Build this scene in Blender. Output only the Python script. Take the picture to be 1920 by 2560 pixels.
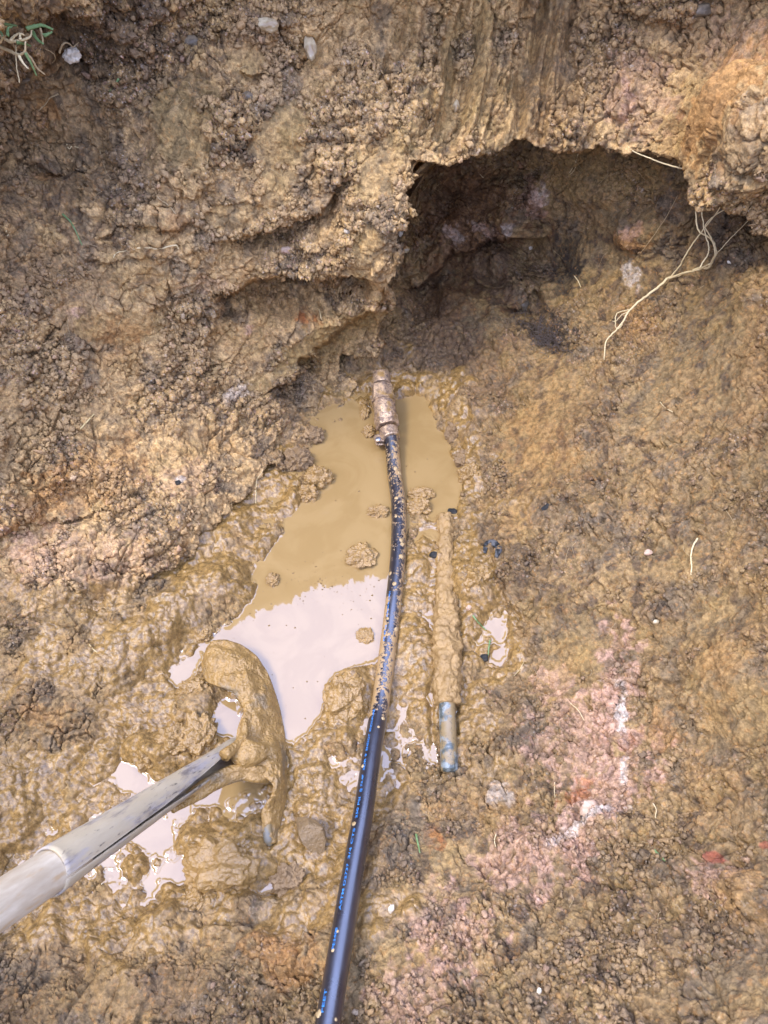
import bpy, math, random
import numpy as np
from mathutils import Vector, noise as mnoise

SC = bpy.context.scene
for o in list(bpy.data.objects): bpy.data.objects.remove(o)
COL = SC.collection
R = math.radians
rng = np.random.default_rng(7)
random.seed(7)

# ---------------------------------------------------------------- camera, sky, sun, exposure
CAMH = 0.875; PITCH = R(55.0); F = 1780.0          # metres above the water, tilt below the horizon, focal length in px of 1920x2560
cam_d = bpy.data.cameras.new('camera'); cam = bpy.data.objects.new('camera', cam_d); COL.objects.link(cam)
cam.location = (0, 0, CAMH); cam.rotation_euler = (R(90) - PITCH, 0, 0)
cam_d.sensor_fit = 'VERTICAL'; cam_d.sensor_height = 36.0; cam_d.lens = 36.0 * F / 2560.0
cam_d.clip_start = 0.02; cam_d.clip_end = 500
cam_d.dof.use_dof = True; cam_d.dof.focus_distance = 0.95; cam_d.dof.aperture_fstop = 14.0
SC.camera = cam

SUN_EL = 60.0; SUN_AZ = -108.0                     # sun to the left and a little behind the camera (azimuth from +Y towards +X)
W = bpy.data.worlds.new('World'); SC.world = W; W.use_nodes = True
nt = W.node_tree; nt.nodes.clear()
wo = nt.nodes.new('ShaderNodeOutputWorld'); bg = nt.nodes.new('ShaderNodeBackground')
sky = nt.nodes.new('ShaderNodeTexSky'); sky.sky_type = 'NISHITA'; sky.sun_disc = False
sky.sun_elevation = R(SUN_EL); sky.sun_rotation = R(SUN_AZ); sky.dust_density = 6.0; sky.air_density = 1.0
# thin overcast: a bright milky cloud sheet over the blue
wn = nt.nodes.new('ShaderNodeTexNoise'); wn.inputs['Scale'].default_value = 1.6; wn.inputs['Detail'].default_value = 4
wr = nt.nodes.new('ShaderNodeMapRange'); wr.inputs[1].default_value = .3; wr.inputs[2].default_value = .7
wr.inputs[3].default_value = .82; wr.inputs[4].default_value = .98
wc = nt.nodes.new('ShaderNodeMix'); wc.data_type = 'RGBA'
# overcast sheet, about three times brighter overhead than at the horizon
wtc = nt.nodes.new('ShaderNodeTexCoord'); wsx = nt.nodes.new('ShaderNodeSeparateXYZ'); nt.links.new(wtc.outputs['Generated'], wsx.inputs[0])
wz = nt.nodes.new('ShaderNodeMapRange'); wz.inputs[1].default_value = 0; wz.inputs[2].default_value = 1
wz.inputs[3].default_value = .45; wz.inputs[4].default_value = 1.38; nt.links.new(wsx.outputs['Z'], wz.inputs[0])
wv = nt.nodes.new('ShaderNodeVectorMath'); wv.operation = 'SCALE'; wv.inputs[0].default_value = (6.8, 8.4, 15.2)
nt.links.new(wz.outputs[0], wv.inputs['Scale']); nt.links.new(wv.outputs[0], wc.inputs['B'])
nt.links.new(wn.outputs['Fac'], wr.inputs[0]); nt.links.new(wr.outputs[0], wc.inputs['Factor'])
nt.links.new(sky.outputs[0], wc.inputs['A']); nt.links.new(wc.outputs['Result'], bg.inputs[0])
bg.inputs[1].default_value = 0.15
nt.links.new(bg.outputs[0], wo.inputs[0])
sl = bpy.data.lights.new('sun', 'SUN'); sun = bpy.data.objects.new('sun', sl); COL.objects.link(sun)
sl.energy = 1.25; sl.angle = R(13); sl.color = (1, .97, .92)
sd = Vector((math.sin(R(SUN_AZ)) * math.cos(R(SUN_EL)), math.cos(R(SUN_AZ)) * math.cos(R(SUN_EL)), math.sin(R(SUN_EL))))
sun.rotation_euler = sd.to_track_quat('Z', 'Y').to_euler()
SC.view_settings.view_transform = 'Standard'; SC.view_settings.look = 'None'
SC.view_settings.exposure = 1.27; SC.view_settings.gamma = 1.0
try:
    SC.cycles.max_bounces = 6; SC.cycles.diffuse_bounces = 3; SC.cycles.glossy_bounces = 3
except Exception: pass

# ---------------------------------------------------------------- projection helpers (photo pixel + a real height or depth -> a world point)
cp, sp = math.cos(PITCH), math.sin(PITCH)
def rays(px, py):
    a = (np.asarray(px, float) - 960) / F; b = (1280 - np.asarray(py, float)) / F
    return np.stack([a, cp + b * sp, -sp + b * cp], -1)      # depth-1 rays
def t_z(px, py, z): r = rays(px, py); return (z - CAMH) / r[..., 2]
def t_y(px, py, y): r = rays(px, py); return y / r[..., 1]
CAMP = np.array([0, 0, CAMH])
def P(px, py, z): return CAMP + rays(px, py) * np.asarray(t_z(px, py, z))[..., None]

# ---------------------------------------------------------------- noise
_g = rng.normal(size=(256, 3)); _g = (_g / np.linalg.norm(_g, axis=1, keepdims=True)).astype(np.float32)
_pm = rng.permutation(256).astype(np.int32); _pm = np.concatenate([_pm, _pm, _pm])
def pnoise(Q, scale, seed=0):
    Q = (Q * scale + seed * 17.31).astype(np.float32)
    i = np.floor(Q).astype(np.int32); f = Q - i
    u = f * f * f * (f * (f * 6 - 15) + 10); i &= 255
    out = None
    def g(dx, dy, dz):
        h = _pm[_pm[_pm[(i[..., 0] + dx) & 255] + ((i[..., 1] + dy) & 255)] + ((i[..., 2] + dz) & 255)]
        gg = _g[h]
        return gg[..., 0] * (f[..., 0] - dx) + gg[..., 1] * (f[..., 1] - dy) + gg[..., 2] * (f[..., 2] - dz)
    def lp(a, b, t): return a + (b - a) * t
    x00 = lp(g(0,0,0), g(1,0,0), u[..., 0]); x10 = lp(g(0,1,0), g(1,1,0), u[..., 0])
    x01 = lp(g(0,0,1), g(1,0,1), u[..., 0]); x11 = lp(g(0,1,1), g(1,1,1), u[..., 0])
    return lp(lp(x00, x10, u[..., 1]), lp(x01, x11, u[..., 1]), u[..., 2]) * 1.5
def fbm(Q, scale, oct=4, seed=0, gain=.5, ridged=False):
    s = 0; a = 1; n = 0
    for k in range(oct):
        v = pnoise(Q, scale * 2.03 ** k, seed + k)
        s = s + a * ((1 - 2 * np.abs(v)) if ridged else v); n += a; a *= gain
    return s / n
def sstep(a, b, x):
    t = np.clip((x - a) / (b - a), 0, 1); return t * t * (3 - 2 * t)
_cj = rng.random((256, 3)).astype(np.float32); _cr = rng.random(256).astype(np.float32)
def worley(Q, scale, seed=0):
    """clod cells: distance to the nearest centre, gap to the second, a random value per cell"""
    Q = (Q * scale + seed * 11.7).astype(np.float32); b = np.floor(Q - .5).astype(np.int32)
    f1 = np.full(Q.shape[:-1], 9, np.float32); f2 = f1.copy(); rv = np.zeros_like(f1)
    for dx in (0, 1):
        for dy in (0, 1):
            for dz in (0, 1):
                c = b + np.array([dx, dy, dz], np.int32); m = c & 255
                h = _pm[_pm[_pm[m[..., 0]] + m[..., 1]] + m[..., 2]]
                e = Q - c - (.5 + (_cj[h] - .5) * .8); d = np.sqrt((e * e).sum(-1))
                n = d < f1; f2 = np.where(n, f1, np.minimum(f2, d)); rv = np.where(n, _cr[h], rv); f1 = np.where(n, d, f1)
    return f1, f2 - f1, rv

# ---------------------------------------------------------------- 2-D helpers in the map of the pit
def poly_sd(px, py, poly, closed=True):
    """signed distance, positive inside (closed) / right-hand side (open)"""
    poly = np.array(poly, float); n = len(poly)
    best = np.full(px.shape, 1e9); inside = np.zeros(px.shape, bool); sg = np.ones(px.shape); ex = np.zeros(px.shape)
    for k in range(n if closed else n - 1):
        a = poly[k]; b = poly[(k + 1) % n]; d = b - a; L = d @ d
        tt = ((px - a[0]) * d[0] + (py - a[1]) * d[1]) / L; t = np.clip(tt, 0, 1)
        dist = np.hypot(px - a[0] - t * d[0], py - a[1] - t * d[1])
        if closed:
            c = ((a[1] > py) != (b[1] > py)) & (px < (b[0] - a[0]) * (py - a[1]) / (b[1] - a[1] + 1e-12) + a[0])
            inside ^= c
        else:
            m = dist < best
            s = -np.sign(d[0] * (py - a[1]) - d[1] * (px - a[0])); sg = np.where(m, s, sg)
            e = np.zeros(px.shape)
            if k == 0: e = np.maximum(e, -tt * math.sqrt(L))
            if k == n - 2: e = np.maximum(e, (tt - 1) * math.sqrt(L))
            ex = np.where(m, np.maximum(e, 0), ex)
        best = np.minimum(best, dist)
    if closed: return np.where(inside, best, -best)
    return best * sg, ex
def rbf_fit(ctrl):
    X = np.array([(c[0], c[1]) for c in ctrl], float) / 1000
    v = []
    for c in ctrl:
        t = t_z(c[0], c[1], c[3]) if c[2] == 'z' else t_y(c[0], c[1], c[3])
        v.append(1.0 / float(t))
    n = len(X); d = np.linalg.norm(X[:, None] - X[None], axis=2)
    K = d * d * np.log(d + 1e-9) + 2e-4 * np.eye(n); A = np.zeros((n + 3, n + 3))
    A[:n, :n] = K; A[:n, n] = 1; A[:n, n + 1:] = X; A[n, :n] = 1; A[n + 1:, :n] = X.T
    w = np.linalg.solve(A, np.array(v + [0, 0, 0])); return X, w
def rbf_eval(m, px, py):
    X, w = m; n = len(X); x = np.asarray(px) / 1000; y = np.asarray(py) / 1000
    s = w[n] + w[n + 1] * x + w[n + 2] * y
    for k in range(n):
        d2 = (x - X[k, 0]) ** 2 + (y - X[k, 1]) ** 2
        s = s + w[k] * .5 * d2 * np.log(d2 + 1e-12)
    return 1.0 / np.clip(s, .25, 4.0)
def blob(px, py, cx, cy, rx, ry, rot=0):
    c, s = math.cos(R(rot)), math.sin(R(rot)); dx = px - cx; dy = py - cy
    return ((dx * c + dy * s) / rx) ** 2 + ((-dx * s + dy * c) / ry) ** 2

# ---------------------------------------------------------------- large shapes of the pit
WATER = [(1012,985),(1058,990),(1078,1020),(1095,1062),(1122,1105),(1140,1150),(1152,1200),(1148,1262),(1120,1285),(1075,1282),(1022,1276),
         (1015,1400),(1000,1500),(985,1580),(975,1640),(940,1662),(880,1668),(845,1690),(812,1735),(800,1780),(775,1815),(755,1840),(722,1846),(690,1800),
         (640,1680),(560,1640),(500,1632),(478,1690),(440,1712),(432,1700),(470,1652),(520,1590),(590,1540),(622,1500),(640,1462),(655,1420),
         (662,1375),(700,1330),(715,1290),(745,1260),(762,1215),(775,1180),(778,1120),(812,1088),(868,1040),(895,1018),(925,1035),(960,1020)]
UPOLY = [(-500,1660),(0,1570),(120,1560),(240,1520),(320,1512),(362,1448),(430,1418),(480,1392),(505,1345),(560,1300),(640,1215),(672,1170),(745,1170),
         (770,1130),(800,1085),(835,1050),(868,1012),(880,960),(862,915),(850,890),(905,888),(945,862),(952,800),(985,752),(980,705),(1012,645),(1000,590),(1026,535),(1016,480),(1040,440),
         (1026,400),(1070,398),(1110,405),(1180,385),(1260,372),(1340,368),(1420,382),(1500,376),(1600,388),(1700,400),(1750,420),(1790,452),(1850,505),
         (1925,555),(2450,980),(2450,-700),(-500,-700)]
U = [(-300,-700,'y',.80),(300,-700,'y',.88),(960,-700,'y',.93),(1500,-700,'y',.93),(2200,-700,'y',.86),
     (0,-150,'y',.81),(960,-150,'y',1.0),(1900,-150,'y',.93),(-300,-350,'y',.78),(960,-400,'y',.96),(2200,-400,'y',.85),
     (0,0,'z',.585),(480,0,'y',.99),(960,0,'y',1.05),(1400,0,'y',1.06),(1900,0,'y',.96),
     (0,300,'z',.425),(500,300,'y',.91),(960,300,'y',.94),(1400,300,'y',.97),(1650,250,'y',.94),(1800,330,'y',.86),(1920,300,'y',.80),(1900,520,'y',.80),
     (0,600,'z',.33),(400,600,'y',.83),(700,600,'y',.89),(980,600,'y',.865),(-300,600,'z',.42),(-300,0,'z',.63),
     (0,900,'z',.235),(400,900,'y',.775),(750,900,'y',.865),(930,860,'y',.895),
     (0,1200,'z',.15),(400,1200,'z',.085),(650,1180,'z',.024),(860,1000,'z',.008),
     (0,1400,'z',.10),(370,1400,'z',.05),(480,1380,'z',.028),(0,1560,'z',.066),(300,1500,'z',.045),(-300,1500,'z',.14),(-300,1000,'z',.3),
     (2300,300,'y',.7),(2300,700,'y',.66),(2300,0,'y',.85)]
S = [(500,1620,'z',.004),(650,1380,'z',.004),(770,1140,'z',.004),(895,985,'z',.004),(1000,955,'z',.008),(1100,1050,'z',.007),(1165,1200,'z',.006),
     (1100,1300,'z',.004),(1010,1500,'z',.006),(1000,1700,'z',.008),(700,1850,'z',.003),(850,1700,'z',.004),(600,2000,'z',.003),(700,2150,'z',.004),
     (550,2200,'z',.003),(350,1800,'z',.008),(200,1950,'z',.008),(0,1900,'z',.035),(0,1720,'z',.056),(0,2200,'z',.02),(200,2250,'z',.008),
     (330,2420,'z',.03),(0,2550,'z',.06),(600,2400,'z',.035),(750,2560,'z',.070),(820,2330,'z',.058),(920,2150,'z',.042),(1000,2020,'z',.016),(980,1900,'z',.004),
     (1180,1150,'z',.016),(1250,1250,'z',.03),(1260,1450,'z',.02),(1260,1580,'z',.004),(1130,1700,'z',.014),(1180,1900,'z',.02),(1120,1980,'z',.02),(1000,2300,'z',.072),
     (930,2560,'z',.10),(1400,1500,'z',.06),(1600,1200,'z',.13),(1800,1200,'z',.21),(1920,1500,'z',.24),(1600,1700,'z',.11),(1900,1900,'z',.22),
     (1300,2000,'z',.055),(1600,2200,'z',.14),(1300,2450,'z',.14),(1900,2560,'z',.27),(1300,1000,'z',.06),(1500,900,'z',.13),(1700,700,'z',.21),(1900,700,'z',.31),
     (1900,1000,'z',.27),(1200,850,'z',.035),(1050,800,'y',1.015),(1100,650,'y',1.13),(1100,450,'y',1.24),(1300,450,'y',1.15),(1300,650,'y',1.09),
     (1500,450,'y',1.045),(1700,450,'y',.94),(1900,580,'y',.86),(1100,200,'y',1.3),(1500,200,'y',1.12),(1900,200,'y',1.02),(930,900,'z',.03),
     (820,850,'y',.98),(400,900,'y',.86),(0,900,'z',.12),(0,1300,'z',.09),(400,1200,'z',.03),(0,1570,'z',.074),(150,1520,'z',.064),(250,1470,'z',.052),(0,300,'y',1.2),(500,300,'y',1.2),(2300,800,'z',.42),
     (-300,2000,'z',.12),(-300,2800,'z',.2),(960,2900,'z',.2),(2200,2800,'z',.36),(2250,1500,'z',.38)]
# bumps and hollows: x, y, rx, ry, rotation, metres
BUMP_S = [(560,2140,120,80,10,.020),(640,2080,60,40,0,.012),(870,1745,62,75,20,.016),(830,1850,60,40,0,.008),(440,1880,60,50,0,.018),(375,1905,50,40,0,.014),
          (500,1760,70,60,0,.012),(700,1960,50,60,0,.008),(300,1880,40,30,0,.010),(1040,1400,30,60,0,.006),(1050,1620,35,80,0,.007),(1120,1450,90,60,0,.004),
          (560,1330,60,80,0,.010),(470,1500,120,70,-30,.022),(560,1470,70,60,0,.014),(350,1600,90,60,-20,.018),(200,1700,120,60,0,.012),(90,1760,80,60,0,.014),
          (1190,1450,50,60,0,.014),(1180,1560,40,40,0,.006),(1240,1480,60,50,0,.010),(1260,1400,60,70,0,.012),(1130,960,60,60,0,.012),(1190,1010,50,50,0,.010),
          (1170,1070,40,60,0,.010),(1190,1150,30,60,0,.010),(1200,900,60,40,0,.010),(1380,1260,70,50,0,.012),(1500,1080,130,70,0,.012),(1650,1180,120,60,0,.010),
          (1590,585,60,45,20,.022),(1610,680,60,40,0,.012),(1360,640,30,40,0,-.012),(1240,780,25,60,-15,.014),(1330,760,30,30,0,-.02),(1820,1700,110,120,20,.022),
          (1350,2130,90,70,0,.010),(1720,2220,100,60,0,.014),(1870,2250,70,60,0,.018),(1500,2060,50,40,0,.014),(1200,2300,120,60,-30,.010),(1280,1880,60,60,0,.012),
          (340,2450,100,50,-20,.012),(560,2450,90,60,0,.015),(640,2380,50,50,0,.012),(150,2340,80,60,0,.01),(920,880,40,24,0,.02),(1130,470,60,50,0,.022),(1230,470,50,36,20,.020),(1290,560,40,60,0,.024),(1180,570,60,34,15,.020),(1110,600,30,60,0,.018),(1230,650,60,30,10,.016),(1300,700,40,30,0,.014),(1400,560,70,60,0,-.014),(1150,760,60,30,20,.018),(1220,830,70,36,30,.014),(1100,830,50,30,0,.016),(1060,880,40,30,0,.014),(1290,880,40,40,0,.012),(1410,640,36,60,0,-.012),(1350,820,60,40,20,-.010),(1480,480,60,40,0,.012),(1560,460,60,30,0,-.010),(1680,560,60,60,0,.010),(1120,520,26,60,10,-.016),
          (640,2250,60,30,0,.008),(470,2330,120,50,0,.012),
          # pools
          (700,1915,22,45,0,-.012),(560,2175,26,24,0,-.02),(650,2215,70,26,-15,-.014),(460,2180,60,40,30,-.014),(560,1795,32,42,0,-.018),(700,2010,40,50,0,-.012),
          (960,1930,38,75,10,-.012),(860,1960,45,90,15,-.010),(560,1975,90,22,-20,-.02),(330,1930,40,45,0,-.014),(140,2070,50,18,0,-.010),(240,1905,30,24,0,-.012),
          (1255,1560,26,75,0,-.012),(1250,1640,24,20,0,-.010),(1085,1350,22,70,0,-.008),(1190,1310,50,10,0,-.010),(1055,1735,24,14,0,-.010),(390,2100,40,40,0,-.012),
          (850,2130,30,70,30,-.012),(560,2310,80,14,0,-.010),(200,2400,30,90,-20,-.016),(300,2300,40,60,0,-.012),(1065,1880,14,90,0,-.01)]
BUMP_U = [(775,70,70,60,0,.018),(650,60,70,50,0,.014),(180,100,110,55,10,-.030),(60,60,90,60,0,.012),(330,90,60,50,0,.010),
          (740,740,110,36,0,-.030),(700,600,90,22,-12,-.018),(850,470,30,70,20,-.014),(460,320,90,110,15,.006),(720,310,60,50,0,.010),(690,470,55,40,0,.010),
          (590,540,90,40,-20,.008),(330,660,90,50,-20,.006),(270,790,110,50,0,.010),(130,420,70,20,0,-.014),(250,410,80,26,10,-.010),(240,180,60,26,10,-.014),
          (930,580,60,120,10,.012),(800,800,120,60,-35,.014),(640,900,80,40,-30,.010),(900,860,60,30,0,.010),(400,1330,90,50,-20,.010),(250,1400,90,70,0,.010),
          (560,1130,60,60,0,-.008),(120,1290,140,50,-25,-.012),(90,1480,80,50,0,.012),(440,1240,60,50,0,.012),(760,960,80,60,-30,.008),(1260,60,20,300,8,-.010),
          (1140,230,22,200,4,-.012),(1205,180,22,200,6,.012),(1320,210,20,200,14,-.012),(1290,300,60,60,0,.014),(1370,120,70,120,0,.010),(1520,200,90,120,20,.010),
          (1600,380,100,22,5,.014),(1450,330,80,40,0,.012),(1080,320,40,40,0,-.016),(1050,260,40,30,20,.022),(1740,100,90,60,0,-.01)]
LEDGE_S = [([(1320,596),(1230,604),(1190,630),(1130,640),(1085,680),(1045,705)],.062,140),([(1300,420),(1230,440),(1180,470),(1100,480)],.026,60),([(1330,690),(1240,720),(1180,700)],.018,50),([(1340,560),(1330,490),(1350,440)],.02,60),([(1340,735),(1280,760)],.02,30),([(1700,1705),(1630,1695),(1560,1710)],.006,26),
           ([(1290,1540),(1240,1400)],.01,40)]
LEDGE_U = [([(1020,600),(990,690),(932,762),(850,832),(762,900),(690,962)],.050,190),([(905,690),(850,703),(760,698),(700,708),(640,722),(560,735)],.066,95),([(470,560),(400,575),(330,560),(260,590)],.014,34),([(760,150),(700,185),(620,180)],.014,34),([(330,1010),(420,985),(520,1000)],.012,30),([(960,140),(935,200),(960,250)],.016,34),([(840,470),(815,520),(740,560),(660,580),(600,592)],.034,55),
           ([(560,772),(480,792),(400,772)],.012,34),([(250,186),(160,150),(60,160)],.022,60),([(200,432),(130,424),(60,400)],.016,30),([(690,60),(700,95),(760,150)],.014,30),
           ([(420,655),(330,640),(240,650)],.008,26),([(1660,420),(1560,405),(1470,395)],.012,30),([(820,1010),(760,1030),(690,1100)],.010,30),([(300,1270),(160,1290),(0,1330)],.010,40)]
# smooth scraped patches (no crumbs): x, y, rx, ry, rot
SMOOTH_U = [(460,330,75,110,18),(500,230,60,40,10),(725,320,40,80,10),(690,470,50,45,0),(670,350,40,50,-20),(590,530,70,35,-25),(340,690,80,60,-25),(610,150,40,50,30),(940,420,50,90,0),
            (1120,180,26,190,2),(1200,160,16,150,5),(1320,200,34,200,14),(1260,380,0.1,0.1,0),(1790,260,150,100,-50),(1740,370,60,70,-50),(1870,200,70,90,0),(780,850,90,30,-35),(660,950,60,26,-35),(930,600,40,80,10),
            (1450,300,0.1,0.1,0),(290,810,110,45,0),(1050,260,30,20,0),(1390,100,20,110,12),(900,800,60,40,-30),(1000,30,0.1,0.1,0)]
SMOOTH_S = [(1380,1000,90,120,0),(1340,1150,90,130,0),(1600,1030,50,60,0),(1880,1180,110,60,-15),(1650,1400,90,60,0),(1740,1560,170,70,-20),(1850,1760,130,120,0),(1420,1650,80,120,0),
            (1080,2140,80,50,-20),(1000,2400,70,60,0),(1850,2480,120,70,0),(1180,760,70,120,-30),(1500,620,120,140,0),(1800,900,150,160,0),(600,1230,90,110,20),(1250,820,20,60,-10),(880,2350,40,160,5)]
def n_wet(Q): return fbm(Q, 13, 2, 151)
def ledges(px, py, L, W_):
    h = np.zeros(px.shape)
    for pts, amp, w in L:
        sdv, ex = poly_sd(px, py, pts, closed=False)
        sdv = sdv + W_ * 14
        f = np.exp(-(ex / 22.0) ** 2)
        up = np.where(sdv > 0, 0, .45 * np.exp(np.minimum(sdv, 0) / (w * .7)))
        dn = np.where(sdv > 0, -(1 - sstep(0, 1, sdv / w)), 0)
        st = sstep(-9, 9, sdv)
        h += amp * f * (up * (1 - st) + dn * st)
    return h
def blobs(px, py, L):
    h = np.zeros(px.shape)
    for x, y, rx, ry, ro, a in L:
        q = blob(px, py, x, y, rx, ry, ro); h += a * np.exp(-q ** 1.4)
    return h
def patches(px, py, L, nz, soft=.45):
    m = np.zeros(px.shape)
    for x, y, rx, ry, ro in L:
        q = np.sqrt(blob(px, py, x, y, rx, ry, ro)); m = np.maximum(m, sstep(1 + soft / 2, 1 - soft / 2, q + nz * 1.25))
    return m

# base colours (linear albedo), real colours of the soils
ALB = np.array([.71, .66, .525])          # wet-earth albedo scale
def srgb(r, g, b): 
    c = np.array([r, g, b]) / 255.0; return ALB * np.where(c < .04045, c / 12.92, ((c + .055) / 1.055) ** 2.4)
C_TAN = srgb(176,146,104); C_BROWN = srgb(132,106,80); C_DARK = srgb(98,80,64); C_CLAY = srgb(178,138,88); C_ORANGE = srgb(190,138,80); C_RUST = srgb(176,98,40)
C_PINK = srgb(214,172,152); C_WHITE = srgb(232,220,212); C_MUD = srgb(182,146,90); C_GREY = srgb(118,106,92); C_OLIVE = srgb(160,134,84); C_RED = srgb(180,92,72); C_BLACK = srgb(52,48,44)
# colour patches: x, y, rx, ry, rot, colour, strength
TINT_U = [(150,300,420,300,0,C_DARK,.60),(250,80,300,120,0,C_DARK,.6),(100,700,250,150,0,C_BROWN,.6),(1700,80,300,120,0,C_BROWN,.5),(1450,200,200,160,0,C_BROWN,.5),
          (120,1120,260,120,-20,C_TAN,.7),(230,1200,180,70,-25,C_ORANGE,.45),(90,1250,120,50,-25,C_ORANGE,.5),(1830,250,150,80,-50,C_ORANGE,.75),(1900,380,60,60,0,C_GREY,.5),(60,1400,80,60,0,C_PINK,.3),
          (200,1400,200,100,0,C_PINK,.35),(460,1190,90,50,0,C_PINK,.35),(590,990,40,24,-20,C_WHITE,.6),(300,820,60,30,0,C_ORANGE,.5),(190,780,20,26,0,C_PINK,.6),
          (775,785,32,16,0,C_RUST,.95),(515,715,60,26,0,C_PINK,.4),(440,565,30,30,0,C_ORANGE,.4),(620,680,20,20,0,C_ORANGE,.4),(110,430,24,14,0,C_ORANGE,.7),(120,285,40,30,0,C_ORANGE,.6),
          (1600,240,90,120,20,C_PINK,.35),(1840,120,80,80,0,C_PINK,.3),(1575,260,16,60,10,C_PINK,.6),(620,825,18,14,0,C_PINK,.7),(450,1205,14,10,0,C_WHITE,.8),(500,730,120,30,0,C_TAN,.4),
          (1000,330,30,40,0,C_OLIVE,.5),(740,320,60,60,0,C_OLIVE,.4),(460,330,90,110,15,C_OLIVE,.5),(1150,200,120,220,5,C_OLIVE,.4),(800,850,160,60,-35,C_OLIVE,.6),(750,1000,60,70,0,C_GREY,.5),
          (700,1140,60,40,0,C_DARK,.6),(90,880,60,60,0,C_GREY,.35),(300,890,60,50,0,C_ORANGE,.2),(220,480,120,60,0,C_DARK,.4),(60,1690,80,40,0,C_GREY,.5)]
TINT_S = [(1500,2000,220,90,-60,C_PINK,.8),(1540,1760,60,180,4,C_PINK,.85),(1480,1850,160,140,0,C_PINK,.65),(1300,2150,160,110,-40,C_PINK,.7),(1130,2330,130,110,-45,C_PINK,.75),(1040,2480,110,90,0,C_PINK,.6),
          (1556,1790,14,90,2,C_WHITE,.95),(1560,1920,12,60,8,C_WHITE,.85),(1490,2060,70,14,-28,C_WHITE,.85),(1420,2100,60,18,-30,C_WHITE,.6),(1380,1700,70,60,0,C_PINK,.6),(1250,1990,40,30,0,C_WHITE,.4),
          (1440,1990,50,20,-20,C_RUST,.75),(1465,1955,26,22,0,C_RUST,.6),(1085,2090,24,44,-25,C_RUST,.6),(1020,2060,70,60,0,C_GREY,.75),(1100,2280,60,30,0,C_GREY,.4),
          (1150,1610,20,40,0,C_RUST,.4),(1370,1020,130,150,0,C_ORANGE,.14),(1350,1180,110,140,0,C_ORANGE,.2),(1600,800,60,50,0,C_ORANGE,.45),(1450,440,260,60,0,C_OLIVE,.5),
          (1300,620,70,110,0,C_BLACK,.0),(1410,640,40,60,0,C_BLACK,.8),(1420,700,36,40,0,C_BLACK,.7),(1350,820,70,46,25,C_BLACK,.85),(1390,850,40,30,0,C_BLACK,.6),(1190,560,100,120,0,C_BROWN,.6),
          (1120,560,90,200,0,C_BROWN,.7),(1180,560,140,190,0,srgb(120,84,56),.75),(1110,760,110,110,0,srgb(124,92,62),.7),(1130,590,26,20,0,C_WHITE,.5),(1350,490,14,26,0,C_WHITE,.6),(1205,570,30,16,30,C_WHITE,.4),(1220,575,40,20,30,C_PINK,.5),(1330,490,18,60,-10,C_PINK,.6),(1290,570,16,20,0,C_WHITE,.6),(1590,595,50,35,20,C_ORANGE,.6),(1590,570,30,20,0,C_PINK,.6),  # brown patches in the cavity put part of its shade into the soil colour
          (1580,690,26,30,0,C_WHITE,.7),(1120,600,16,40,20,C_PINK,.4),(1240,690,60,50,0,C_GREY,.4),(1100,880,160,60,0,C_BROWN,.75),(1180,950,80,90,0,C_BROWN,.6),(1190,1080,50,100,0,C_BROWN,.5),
          (1390,1290,60,50,0,C_GREY,.5),(1240,1370,90,60,20,C_DARK,.55),(1310,1420,80,90,0,C_DARK,.6),(1090,1830,24,110,0,C_BLACK,.6),(1075,1760,14,40,0,C_RUST,.6),
          (1500,1340,80,70,0,C_GREY,.45),(1450,1560,60,40,0,C_GREY,.3),(1790,2210,60,60,20,C_PINK,.7),(1800,2155,26,16,20,C_RED,.8),(1905,2110,14,16,0,C_RED,.7),(1880,2250,60,60,0,C_CLAY,.7),
          (1850,2400,130,70,0,C_GREY,.4),(1650,1820,50,60,0,C_ORANGE,.4),(1560,1860,26,30,0,C_RED,.3),(700,2390,110,80,10,C_ORANGE,.6),(690,2350,60,60,0,C_RUST,.28),(400,2480,150,60,-20,C_BROWN,.3),
          (60,1740,90,40,0,C_DARK,.5),(110,1790,60,30,0,C_ORANGE,.4),(630,1230,120,90,0,C_ORANGE,.28),(1900,900,60,260,10,C_CLAY,.6),(1750,950,300,200,0,C_GREY,.25),(1720,1490,110,30,-30,C_GREY,.5),
          (1860,1560,40,60,0,C_DARK,.4),(1830,1680,60,60,0,C_CLAY,.6)]

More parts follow.
